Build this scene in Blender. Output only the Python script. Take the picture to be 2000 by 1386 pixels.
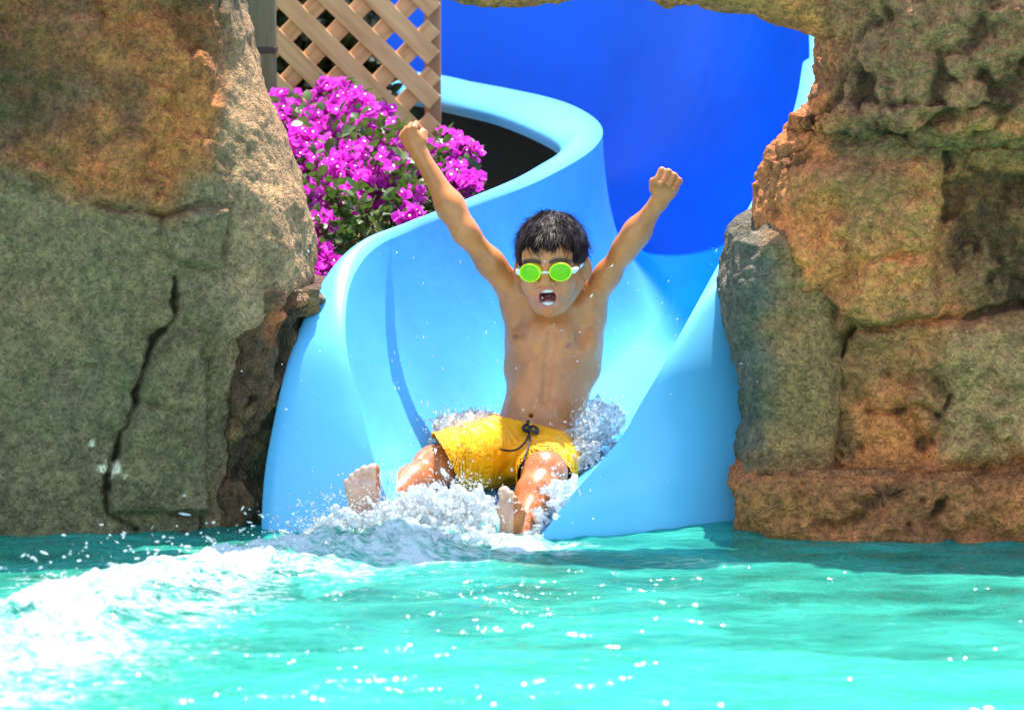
import bpy, math, random
import numpy as np
from mathutils import Vector, Matrix

random.seed(7)
RNG = np.random.default_rng(7)
SC = bpy.context.scene
COL = SC.collection
for _o in list(bpy.data.objects):
    bpy.data.objects.remove(_o)

# ------------------------------------------------------------------ camera, sky, sun, exposure
F_PX, CAM_Y, CAM_Z, PITCH = 7440.0, -8.0, 1.25, math.radians(6.6)
cam_d = bpy.data.cameras.new('camera')
cam = bpy.data.objects.new('camera', cam_d)
COL.objects.link(cam)
cam.location = (0, CAM_Y, CAM_Z)
cam.rotation_euler = (math.pi / 2 - PITCH, 0, 0)
cam_d.sensor_width = 36
cam_d.lens = 36 * F_PX / 2000
cam_d.clip_end = 500
cam_d.clip_start = 0.1
cam_d.dof.use_dof = True
cam_d.dof.focus_distance = 8.02
cam_d.dof.aperture_fstop = 4.5
SC.camera = cam

SUN_EL, SUN_AZ = math.radians(70), math.radians(13)      # azimuth: from straight behind towards the right
SUN_DIR = Vector((math.sin(SUN_AZ) * math.cos(SUN_EL), math.cos(SUN_AZ) * math.cos(SUN_EL), math.sin(SUN_EL)))
world = bpy.data.worlds.new('World')
SC.world = world
world.use_nodes = True
wn = world.node_tree
bg = wn.nodes['Background']
sky = wn.nodes.new('ShaderNodeTexSky')
sky.sky_type = 'NISHITA'
sky.sun_disc = False
sky.sun_elevation = SUN_EL
sky.sun_rotation = SUN_AZ
wn.links.new(sky.outputs[0], bg.inputs[0])
bg.inputs[1].default_value = 0.15
sun_d = bpy.data.lights.new('sun', 'SUN')
sun_d.energy = 3.2
sun_d.angle = math.radians(0.53)
sun_d.color = (1.0, 0.95, 0.87)
sun = bpy.data.objects.new('sun', sun_d)
COL.objects.link(sun)
sun.rotation_euler = SUN_DIR.to_track_quat('Z', 'Y').to_euler()
sun.location = (3, 6, 9)

SC.view_settings.view_transform = 'Standard'
SC.view_settings.look = 'None'
SC.view_settings.gamma = 1
SC.view_settings.exposure = 1.82
SC.view_settings.use_curve_mapping = False
SC.render.engine = 'CYCLES'
SC.cycles.use_denoising = True
SC.cycles.max_bounces = 8
SC.cycles.transparent_max_bounces = 16
SC.cycles.sample_clamp_indirect = 6

# ------------------------------------------------------------------ helpers
_cp, _sp = math.cos(PITCH), math.sin(PITCH)


def P(px, py, Y):
    """point at depth Y that the photograph shows at pixel px, py"""
    a, b = (px - 1000) / F_PX, -(py - 693) / F_PX
    dy, dz = _cp + b * _sp, -_sp + b * _cp
    t = (Y - CAM_Y) / dy
    return Vector((a * t, Y, CAM_Z + dz * t))


def PA(px, py, Y):
    px, py, Y = np.asarray(px, float), np.asarray(py, float), np.asarray(Y, float)
    a, b = (px - 1000) / F_PX, -(py - 693) / F_PX
    t = (Y - CAM_Y) / (_cp + b * _sp)
    return np.stack([a * t, Y + 0 * a, CAM_Z + (-_sp + b * _cp) * t], -1)


def proj(co):
    x, y, z = co[..., 0], co[..., 1] - CAM_Y, co[..., 2] - CAM_Z
    d = y * _cp - z * _sp
    u = y * _sp + z * _cp
    return 1000 + F_PX * x / d, 693 - F_PX * u / d


def lin(r, g, b):
    def f(c):
        c /= 255.0
        return c / 12.92 if c <= 0.04045 else ((c + 0.055) / 1.055) ** 2.4
    return (f(r), f(g), f(b))


_T = RNG.random((64, 64, 64)).astype(np.float32)
_TP = RNG.random((32, 32, 32, 3)).astype(np.float32)
_ROT = np.array([[0.36, 0.48, -0.8], [-0.8, 0.6, 0.0], [0.48, 0.64, 0.6]])


def vnoise(p):
    i = np.floor(p).astype(np.int64)
    f = p - i
    f = f * f * f * (f * (f * 6 - 15) + 10)
    i0, i1 = i & 63, (i + 1) & 63
    x0, y0, z0, x1, y1, z1 = i0[..., 0], i0[..., 1], i0[..., 2], i1[..., 0], i1[..., 1], i1[..., 2]
    fx, fy, fz = f[..., 0], f[..., 1], f[..., 2]
    a = _T[x0, y0, z0] * (1 - fx) + _T[x1, y0, z0] * fx
    b = _T[x0, y1, z0] * (1 - fx) + _T[x1, y1, z0] * fx
    c = _T[x0, y0, z1] * (1 - fx) + _T[x1, y0, z1] * fx
    d = _T[x0, y1, z1] * (1 - fx) + _T[x1, y1, z1] * fx
    return ((a * (1 - fy) + b * fy) * (1 - fz) + (c * (1 - fy) + d * fy) * fz) * 2 - 1


def fbm(p, octv=4, gain=0.5, ridge=False):
    p = np.asarray(p, float) @ _ROT.T + 17.3
    s, a, n = 0.0, 1.0, 0.0
    for _ in range(octv):
        v = vnoise(p)
        if ridge:
            v = 1 - 2 * np.abs(v)
        s = s + a * v
        n += a
        a *= gain
        p = (p @ _ROT.T) * 2.03 + 5.1
    return s / n


def worley(p):
    i = np.floor(p).astype(np.int64)
    f1 = np.full(p.shape[:-1], 9.0)
    f2 = f1.copy()
    for a in (-1, 0, 1):
        for b in (-1, 0, 1):
            for c in (-1, 0, 1):
                j = i + np.array([a, b, c])
                q = j + _TP[j[..., 0] & 31, j[..., 1] & 31, j[..., 2] & 31]
                d = np.sqrt(((p - q) ** 2).sum(-1))
                f2 = np.minimum(f2, np.maximum(f1, d))
                f1 = np.minimum(f1, d)
    return f1, f2


def sstep(a, b, x):
    t = np.clip((x - a) / (b - a), 0, 1)
    return t * t * (3 - 2 * t)


def poly_dist(px, py, pts):
    """distance in photo pixels to a polyline"""
    best = np.full(np.shape(px), 1e9)
    for (x0, y0), (x1, y1) in zip(pts[:-1], pts[1:]):
        dx, dy = x1 - x0, y1 - y0
        t = np.clip(((px - x0) * dx + (py - y0) * dy) / (dx * dx + dy * dy + 1e-9), 0, 1)
        best = np.minimum(best, np.hypot(px - x0 - t * dx, py - y0 - t * dy))
    return best


def inside(px, py, pts):
    r = np.zeros(np.shape(px), bool)
    n = len(pts)
    for k in range(n):
        x0, y0 = pts[k]
        x1, y1 = pts[(k + 1) % n]
        c = ((y0 > py) != (y1 > py))
        with np.errstate(divide='ignore', invalid='ignore'):
            xx = (x1 - x0) * (py - y0) / (y1 - y0 + 1e-12) + x0
        r ^= c & (px < xx)
    return r


def soft_inside(px, py, pts, w):
    d = poly_dist(px, py, pts + [pts[0]])
    s = np.where(inside(px, py, pts), d, -d)
    return sstep(-w, w, s)


def mesh_np(name, verts, faces, mat=None, parent=None, smooth=True, col=None, colname='Col'):
    """faces: (n,3) / (n,4) int array or list"""
    me = bpy.data.meshes.new(name)
    verts = np.ascontiguousarray(verts, dtype=np.float32)
    if isinstance(faces, np.ndarray):
        k = faces.shape[1]
        me.vertices.add(len(verts))
        me.vertices.foreach_set('co', verts.ravel())
        me.loops.add(faces.size)
        me.loops.foreach_set('vertex_index', faces.astype(np.int32).ravel())
        me.polygons.add(len(faces))
        me.polygons.foreach_set('loop_start', np.arange(0, faces.size, k, dtype=np.int32))
        me.polygons.foreach_set('loop_total', np.full(len(faces), k, dtype=np.int32))
        me.update(calc_edges=True)
        me.validate()
    else:
        me.from_pydata([tuple(v) for v in verts.tolist()], [], faces)
    if smooth:
        me.polygons.foreach_set('use_smooth', np.ones(len(me.polygons), bool))
    if col is not None:
        add_col(me, col, colname)
    if mat is not None:
        me.materials.append(mat)
    o = bpy.data.objects.new(name, me)
    COL.objects.link(o)
    if parent is not None:
        o.parent = parent
        o.matrix_parent_inverse = Matrix.Translation(-parent.location)
    return o


def add_col(me, col, colname='Col'):
    at = me.attributes.new(colname, 'FLOAT_COLOR', 'POINT')
    c = np.ones((len(col), 4), np.float32)
    c[:, :3] = col
    at.data.foreach_set('color', c.ravel())


def tag(o, label, cat, group=None):
    o['label'] = label
    o['category'] = cat
    if group:
        o['group'] = group
    return o


def thing(name, label, cat, loc, group=None):
    o = bpy.data.objects.new(name, None)
    COL.objects.link(o)
    o.location = loc
    o.empty_display_size = 0.05
    return tag(o, label, cat, group)


def grid_faces(nu, nv, wrap_u=False):
    """vertex index = i*nv + j"""
    iu = np.arange(nu if wrap_u else nu - 1)
    jv = np.arange(nv - 1)
    I, J = np.meshgrid(iu, jv, indexing='ij')
    I2 = (I + 1) % nu
    return np.stack([I * nv + J, I2 * nv + J, I2 * nv + J + 1, I * nv + J + 1], -1).reshape(-1, 4)


def catmull(pts, n):
    """n samples of a Catmull-Rom curve through pts (m,k)"""
    pts = np.asarray(pts, float)
    m = len(pts)
    ext = np.vstack([2 * pts[0] - pts[1], pts, 2 * pts[-1] - pts[-2]])
    t = np.linspace(0, m - 1 - 1e-9, n)
    i = np.floor(t).astype(int)
    f = (t - i)[:, None]
    p0, p1, p2, p3 = ext[i], ext[i + 1], ext[i + 2], ext[i + 3]
    return 0.5 * (2 * p1 + (p2 - p0) * f + (2 * p0 - 5 * p1 + 4 * p2 - p3) * f ** 2 + (3 * p1 - p0 - 3 * p2 + p3) * f ** 3)


def tube(path, radii, seg=8, cap=True):
    """verts, faces(list) of a tube along path"""
    path = [Vector(p) for p in path]
    V, Fc = [], []
    up = Vector((0.13, 0.31, 0.94))
    for k, p in enumerate(path):
        t = (path[min(k + 1, len(path) - 1)] - path[max(k - 1, 0)]).normalized()
        a = t.cross(up)
        if a.length < 1e-4:
            a = t.cross(Vector((1, 0, 0)))
        a.normalize()
        b = t.cross(a)
        r = radii[k] if hasattr(radii, '__len__') else radii
        for s in range(seg):
            th = 2 * math.pi * s / seg
            V.append(p + a * (r * math.cos(th)) + b * (r * math.sin(th)))
    for k in range(len(path) - 1):
        for s in range(seg):
            s2 = (s + 1) % seg
            Fc.append((k * seg + s, k * seg + s2, (k + 1) * seg + s2, (k + 1) * seg + s))
    if cap:
        Fc.append(tuple(range(seg))[::-1])
        Fc.append(tuple((len(path) - 1) * seg + s for s in range(seg)))
    return V, Fc


def join(parts):
    V, Fc = [], []
    for v, f in parts:
        o = len(V)
        V.extend(v)
        Fc.extend(tuple(i + o for i in q) for q in f)
    return np.array([tuple(v) for v in V]), Fc


# ------------------------------------------------------------------ implicit surfaces
class Field:
    def __init__(self, lo, hi, h):
        self.lo = np.array(lo, float)
        self.h = h
        self.n = np.ceil((np.array(hi) - self.lo) / h).astype(int) + 1
        self.ax = [(self.lo[k] + h * np.arange(self.n[k])).astype(np.float32) for k in range(3)]
        self.F = np.full(self.n, 0.5, np.float32)

    def sub(self, lo, hi):
        a = np.clip(np.floor((np.array(lo) - self.lo) / self.h).astype(int), 0, self.n)
        b = np.clip(np.ceil((np.array(hi) - self.lo) / self.h).astype(int) + 1, 0, self.n)
        if np.any(b <= a):
            return None
        s = tuple(slice(a[k], b[k]) for k in range(3))
        return s, self.ax[0][s[0]][:, None, None], self.ax[1][s[1]][None, :, None], self.ax[2][s[2]][None, None, :]

    def _merge(self, s, d, k, mode):
        a = self.F[s]
        if mode == 'cut':
            d = -d
            if k > 0:
                hh = np.maximum(k - np.abs(a - d), 0) / k
                self.F[s] = np.maximum(a, d) + hh * hh * k * 0.25
            else:
                self.F[s] = np.maximum(a, d)
        else:
            if k > 0:
                hh = np.maximum(k - np.abs(a - d), 0) / k
                self.F[s] = np.minimum(a, d) - hh * hh * k * 0.25
            else:
                self.F[s] = np.minimum(a, d)

    def cone(self, a, b, ra, rb, k=0.0, mode='add', m=0.05):
        a, b = np.array(a, float), np.array(b, float)
        r = max(ra, rb) + m
        q = self.sub(np.minimum(a, b) - r, np.maximum(a, b) + r)
        if q is None:
            return
        s, X, Y, Z = q
        d = b - a
        L = max(float((d * d).sum()), 1e-9)
        t = np.clip(((X - a[0]) * d[0] + (Y - a[1]) * d[1] + (Z - a[2]) * d[2]) / L, 0, 1).astype(np.float32)
        D = np.sqrt((X - a[0] - t * d[0]) ** 2 + (Y - a[1] - t * d[1]) ** 2 + (Z - a[2] - t * d[2]) ** 2) - (ra + (rb - ra) * t)
        self._merge(s, D.astype(np.float32), k, mode)

    def ell(self, c, r, R=None, k=0.0, mode='add', m=0.05):
        """ellipsoid; columns of R are its axes"""
        c, r = np.array(c, float), np.array(r, float)
        e = r.max() + m
        q = self.sub(c - e, c + e)
        if q is None:
            return
        s, X, Y, Z = q
        R = np.eye(3) if R is None else np.array(R, float)
        x, y, z = X - c[0], Y - c[1], Z - c[2]
        u = [(x * R[0, j] + y * R[1, j] + z * R[2, j]) for j in range(3)]
        k0 = np.sqrt((u[0] / r[0]) ** 2 + (u[1] / r[1]) ** 2 + (u[2] / r[2]) ** 2)
        k1 = np.sqrt((u[0] / r[0] ** 2) ** 2 + (u[1] / r[1] ** 2) ** 2 + (u[2] / r[2] ** 2) ** 2) + 1e-6
        D = k0 * (k0 - 1) / k1
        self._merge(s, D.astype(np.float32), k, mode)

    def halfspace(self, p, n, lo=None, hi=None, k=0.0):
        """cut away the side n points to"""
        p, n = np.array(p, float), np.array(n, float)
        n = n / np.linalg.norm(n)
        q = self.sub(self.lo if lo is None else lo, self.lo + self.h * self.n if hi is None else hi)
        s, X, Y, Z = q
        D = -((X - p[0]) * n[0] + (Y - p[1]) * n[1] + (Z - p[2]) * n[2])
        self._merge(s, D.astype(np.float32), k, 'cut')

    def mesh(self):
        F, n = self.F, self.n
        S = F < 0
        C = np.zeros(n - 1, np.int8)
        for a in (0, 1):
            for b in (0, 1):
                for c in (0, 1):
                    C += S[a:n[0] - 1 + a, b:n[1] - 1 + b, c:n[2] - 1 + c]
        act = np.argwhere((C > 0) & (C < 8))
        idx = np.full(n - 1, -1, np.int32)
        idx[act[:, 0], act[:, 1], act[:, 2]] = np.arange(len(act), dtype=np.int32)
        cor = np.array([[a, b, c] for a in (0, 1) for b in (0, 1) for c in (0, 1)])
        vals = np.stack([F[act[:, 0] + o[0], act[:, 1] + o[1], act[:, 2] + o[2]] for o in cor], 1)
        pos = np.zeros((len(act), 3))
        cnt = np.zeros(len(act))
        for i in range(8):
            for j in range(i + 1, 8):
                if np.abs(cor[i] - cor[j]).sum() != 1:
                    continue
                fa, fb = vals[:, i], vals[:, j]
                m = (fa < 0) != (fb < 0)
                t = fa[m] / (fa[m] - fb[m])
                pos[m] += cor[i] + t[:, None] * (cor[j] - cor[i])
                cnt[m] += 1
        V = self.lo + self.h * (act + pos / cnt[:, None])
        Q = []
        for ax in range(3):
            sl0 = [slice(None)] * 3
            sl1 = [slice(None)] * 3
            sl0[ax] = slice(0, n[ax] - 1)
            sl1[ax] = slice(1, n[ax])
            e = S[tuple(sl0)] != S[tuple(sl1)]
            pts = np.argwhere(e)
            o1, o2 = (ax + 1) % 3, (ax + 2) % 3
            ok = (pts[:, o1] > 0) & (pts[:, o1] < n[o1] - 1) & (pts[:, o2] > 0) & (pts[:, o2] < n[o2] - 1)
            pts = pts[ok]
            flip = S[pts[:, 0], pts[:, 1], pts[:, 2]]
            d1 = np.zeros(3, int); d1[o1] = 1
            d2 = np.zeros(3, int); d2[o2] = 1
            g = lambda p: idx[p[:, 0], p[:, 1], p[:, 2]]
            q = np.stack([g(pts - d1 - d2), g(pts - d2), g(pts), g(pts - d1)], 1)
            q[~flip] = q[~flip][:, ::-1]
            Q.append(q)
        return V, np.vstack(Q)


def vertex_normals(V, Q):
    a = V[Q[:, 2]] - V[Q[:, 0]]
    b = V[Q[:, 3]] - V[Q[:, 1]]
    fn = np.cross(a, b)
    N = np.zeros_like(V)
    for k in range(4):
        np.add.at(N, Q[:, k], fn)
    return N / (np.linalg.norm(N, axis=1, keepdims=True) + 1e-12)


# ------------------------------------------------------------------ materials
def new_mat(name):
    m = bpy.data.materials.new(name)
    m.use_nodes = True
    nt = m.node_tree
    return m, nt, nt.nodes['Principled BSDF']


def nd(nt, kind, **kw):
    n = nt.nodes.new(kind)
    for k, v in kw.items():
        if isinstance(k, str) and hasattr(n, k):
            setattr(n, k, v)
    return n


def noise_node(nt, scale, detail=4, rough=0.55, co=None):
    if co is None:
        co = nt.nodes.new('ShaderNodeNewGeometry').outputs['Position']
    n = nt.nodes.new('ShaderNodeTexNoise')
    n.inputs['Scale'].default_value = scale
    n.inputs['Detail'].default_value = detail
    n.inputs['Roughness'].default_value = rough
    nt.links.new(co, n.inputs['Vector'])
    return n


def ramp(nt, src, stops):
    r = nt.nodes.new('ShaderNodeValToRGB')
    el = r.color_ramp.elements
    while len(el) < len(stops):
        el.new(0.5)
    for e, (p, c) in zip(el, stops):
        e.position = p
        e.color = (c, c, c, 1) if not hasattr(c, '__len__') else (*c, 1)
    nt.links.new(src, r.inputs[0])
    return r


def mult(nt, a, b, fac=1.0, mode='MULTIPLY'):
    m = nt.nodes.new('ShaderNodeMixRGB')
    m.blend_type = mode
    m.inputs[0].default_value = fac
    for s, v in ((1, a), (2, b)):
        if hasattr(v, 'is_linked') or hasattr(v, 'links'):
            nt.links.new(v, m.inputs[s])
        else:
            m.inputs[s].default_value = (*v, 1)
    return m.outputs[0]


def bump(nt, bs, src, strength, dist):
    b = nt.nodes.new('ShaderNodeBump')
    b.inputs['Strength'].default_value = strength
    b.inputs['Distance'].default_value = dist
    nt.links.new(src, b.inputs['Height'])
    nt.links.new(b.outputs[0], bs.inputs['Normal'])
    return b


def attr_col(nt, name='Col'):
    a = nt.nodes.new('ShaderNodeAttribute')
    a.attribute_name = name
    return a.outputs['Color']


def plain(name, c, rough=0.5, noise=None, amt=0.25, bmp=0.0, spec=0.5):
    m, nt, b = new_mat(name)
    b.inputs['Roughness'].default_value = rough
    b.inputs['Specular IOR Level'].default_value = spec
    if noise:
        n = noise_node(nt, noise)
        r = ramp(nt, n.outputs[0], [(0.25, 1 - amt), (0.75, 1.0 + amt * 0.3)])
        nt.links.new(mult(nt, c, r.outputs[0]), b.inputs['Base Color'])
        if bmp:
            bump(nt, b, n.outputs[0], 0.6, bmp)
    else:
        b.inputs['Base Color'].default_value = (*c, 1)
    return m


def rock_mat(name, wet=0.0):
    m, nt, b = new_mat(name)
    c = attr_col(nt)
    g1 = noise_node(nt, 260, 3, 0.7)
    g2 = noise_node(nt, 45, 5, 0.65)
    r1 = ramp(nt, g1.outputs[0], [(0.3, 0.6), (0.5, 0.97), (0.72, 1.35)])
    r2 = ramp(nt, g2.outputs[0], [(0.28, (0.55, 0.55, 0.52)), (0.5, (1.0, 0.97, 0.92)), (0.72, (1.4, 1.28, 1.1))])
    vo = nt.nodes.new('ShaderNodeTexVoronoi')
    vo.inputs['Scale'].default_value = 150
    vw = nt.nodes.new('ShaderNodeVectorMath')
    vw.operation = 'ADD'
    gp = nt.nodes.new('ShaderNodeNewGeometry').outputs['Position']
    nw = noise_node(nt, 30, 3)
    sc_ = nt.nodes.new('ShaderNodeVectorMath')
    sc_.operation = 'SCALE'
    sc_.inputs['Scale'].default_value = 0.03
    nt.links.new(nw.outputs['Color'], sc_.inputs[0])
    nt.links.new(gp, vw.inputs[0])
    nt.links.new(sc_.outputs[0], vw.inputs[1])
    nt.links.new(vw.outputs[0], vo.inputs['Vector'])
    sep = nt.nodes.new('ShaderNodeSeparateColor')
    nt.links.new(vo.outputs['Color'], sep.inputs[0])
    r3 = ramp(nt, sep.outputs[0], [(0.0, 0.55), (0.45, 1.0), (1.0, 1.35)])
    g3 = noise_node(nt, 17, 5, 0.7)
    r4 = ramp(nt, g3.outputs[0], [(0.30, (0.62, 0.62, 0.58)), (0.52, (1.0, 0.98, 0.95)), (0.72, (1.25, 1.2, 1.1))])
    c = mult(nt, c, r4.outputs[0])
    x = mult(nt, c, r1.outputs[0], 0.75)
    x = mult(nt, x, r3.outputs[0], 0.75)
    x = mult(nt, x, r2.outputs[0])
    nt.links.new(x, b.inputs['Base Color'])
    b.inputs['Roughness'].default_value = 0.85 - 0.5 * wet
    b.inputs['Specular IOR Level'].default_value = 0.25 + 0.35 * wet
    s = nt.nodes.new('ShaderNodeMath')
    s.operation = 'MULTIPLY_ADD'
    nt.links.new(g2.outputs[0], s.inputs[0])
    s.inputs[1].default_value = 2.6
    s2 = nt.nodes.new('ShaderNodeMath')
    s2.operation = 'MULTIPLY_ADD'
    nt.links.new(vo.outputs['Distance'], s2.inputs[0])
    s2.inputs[1].default_value = -0.9
    nt.links.new(g1.outputs[0], s2.inputs[2])
    nt.links.new(s2.outputs[0], s.inputs[2])
    bump(nt, b, s.outputs[0], 1.0, 0.007)
    return m


M_ROCK = rock_mat('painted_rock')
M_WET = rock_mat('wet_rock', 0.9)


def slide_mat():
    m, nt, b = new_mat('blue_gelcoat')
    n = noise_node(nt, 2.2, 5, 0.6)
    r = ramp(nt, n.outputs[0], [(0.3, 0.78), (0.7, 1.08)])
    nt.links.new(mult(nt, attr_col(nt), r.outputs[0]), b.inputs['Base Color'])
    b.inputs['Roughness'].default_value = 0.2
    b.inputs['Specular IOR Level'].default_value = 0.3
    n2 = noise_node(nt, 26, 4)
    bump(nt, b, n2.outputs[0], 0.22, 0.004)
    return m


M_SLIDE = slide_mat()
M_RIM = plain('pale_blue_gelcoat', (0.14, 0.50, 0.80), 0.25, 4, 0.1)
M_SHELL = plain('dark_fibreglass', (0.012, 0.014, 0.016), 0.8, 20)


def skin_mat():
    m, nt, b = new_mat('skin')
    c = attr_col(nt)
    n = noise_node(nt, 60, 4)
    r = ramp(nt, n.outputs[0], [(0.3, 0.9), (0.7, 1.08)])
    nt.links.new(mult(nt, c, r.outputs[0]), b.inputs['Base Color'])
    wr = noise_node(nt, 35, 4, 0.65)
    rr = ramp(nt, wr.outputs[0], [(0.35, 0.16), (0.65, 0.48)])
    nt.links.new(rr.outputs[0], b.inputs['Roughness'])
    b.inputs['Specular IOR Level'].default_value = 0.42
    b.inputs['Subsurface Weight'].default_value = 0.05
    b.inputs['Subsurface Radius'].default_value = (0.01, 0.004, 0.002)
    n2 = noise_node(nt, 400, 3)
    bump(nt, b, n2.outputs[0], 0.15, 0.001)
    return m


M_SKIN = skin_mat()


def cloth_mat():
    m, nt, b = new_mat('yellow_swim_fabric')
    n = noise_node(nt, 30, 4)
    r = ramp(nt, n.outputs[0], [(0.3, 0.86), (0.7, 1.06)])
    nt.links.new(mult(nt, (1.0, 0.40, 0.0), r.outputs[0]), b.inputs['Base Color'])
    b.inputs['Roughness'].default_value = 0.5
    b.inputs['Specular IOR Level'].default_value = 0.3
    n2 = noise_node(nt, 700, 2)
    bump(nt, b, n2.outputs[0], 0.15, 0.001)
    return m


M_SHORTS = cloth_mat()
M_CORD = plain('black_cord', (0.012, 0.011, 0.012), 0.6, 300)


def hair_mat():
    m, nt, b = new_mat('dark_brown_hair')
    n = noise_node(nt, 90, 3)
    r = ramp(nt, n.outputs[0], [(0.3, (0.006, 0.004, 0.0035)), (0.75, (0.030, 0.013, 0.008))])
    nt.links.new(r.outputs[0], b.inputs['Base Color'])
    b.inputs['Roughness'].default_value = 0.5
    b.inputs['Specular IOR Level'].default_value = 0.16
    return m


M_HAIR = hair_mat()


def wood_mat(name, base, dark, sx=1.0):
    m, nt, b = new_mat(name)
    tc = nt.nodes.new('ShaderNodeTexCoord').outputs['Object']
    mp = nt.nodes.new('ShaderNodeMapping')
    mp.inputs['Scale'].default_value = (60, 60, 5)
    nt.links.new(tc, mp.inputs[0])
    oi = nt.nodes.new('ShaderNodeObjectInfo')
    ad = nt.nodes.new('ShaderNodeVectorMath')
    ad.operation = 'ADD'
    mu = nt.nodes.new('ShaderNodeVectorMath')
    mu.operation = 'SCALE'
    mu.inputs['Scale'].default_value = 37.0
    cb = nt.nodes.new('ShaderNodeCombineXYZ')
    nt.links.new(oi.outputs['Random'], cb.inputs[0])
    nt.links.new(oi.outputs['Random'], cb.inputs[2])
    nt.links.new(cb.outputs[0], mu.inputs[0])
    nt.links.new(mp.outputs[0], ad.inputs[0])
    nt.links.new(mu.outputs[0], ad.inputs[1])
    n = noise_node(nt, 1.0, 5, 0.6, ad.outputs[0])
    r = ramp(nt, n.outputs[0], [(0.3, dark), (0.65, base)])
    nt.links.new(r.outputs[0], b.inputs['Base Color'])
    b.inputs['Roughness'].default_value = 0.75
    bump(nt, b, n.outputs[0], 0.3, 0.002)
    return m


M_LATTICE = wood_mat('cedar_slat', (0.84, 0.46, 0.20), (0.58, 0.27, 0.10))
M_STILE = wood_mat('cedar_stile', (0.48, 0.24, 0.12), (0.32, 0.14, 0.06))
M_POST = wood_mat('weathered_post', (0.20, 0.16, 0.075), (0.10, 0.085, 0.04))


def leaf_mat(name, c, c2, transl=0.35):
    m, nt, b = new_mat(name)
    n = noise_node(nt, 55, 3)
    r = ramp(nt, n.outputs[0], [(0.35, c2), (0.65, c)])
    nt.links.new(r.outputs[0], b.inputs['Base Color'])
    b.inputs['Roughness'].default_value = 0.45
    t = nt.nodes.new('ShaderNodeBsdfTranslucent')
    nt.links.new(r.outputs[0], t.inputs[0])
    mx = nt.nodes.new('ShaderNodeMixShader')
    mx.inputs[0].default_value = transl
    nt.links.new(b.outputs[0], mx.inputs[1])
    nt.links.new(t.outputs[0], mx.inputs[2])
    nt.links.new(mx.outputs[0], nt.nodes['Material Output'].inputs[0])
    return m


M_BRACT = leaf_mat('magenta_bract', (0.95, 0.13, 0.86), (0.72, 0.02, 0.55), 0.45)
M_LEAF = leaf_mat('green_leaf', (0.10, 0.17, 0.025), (0.05, 0.09, 0.015), 0.3)
M_DARKLEAF = leaf_mat('dark_leaf', (0.022, 0.045, 0.012), (0.012, 0.022, 0.008), 0.15)
M_STEM = plain('brown_stem', (0.10, 0.06, 0.035), 0.8, 60)
M_FLORET = plain('cream_floret', (0.75, 0.70, 0.45), 0.6)


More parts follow.
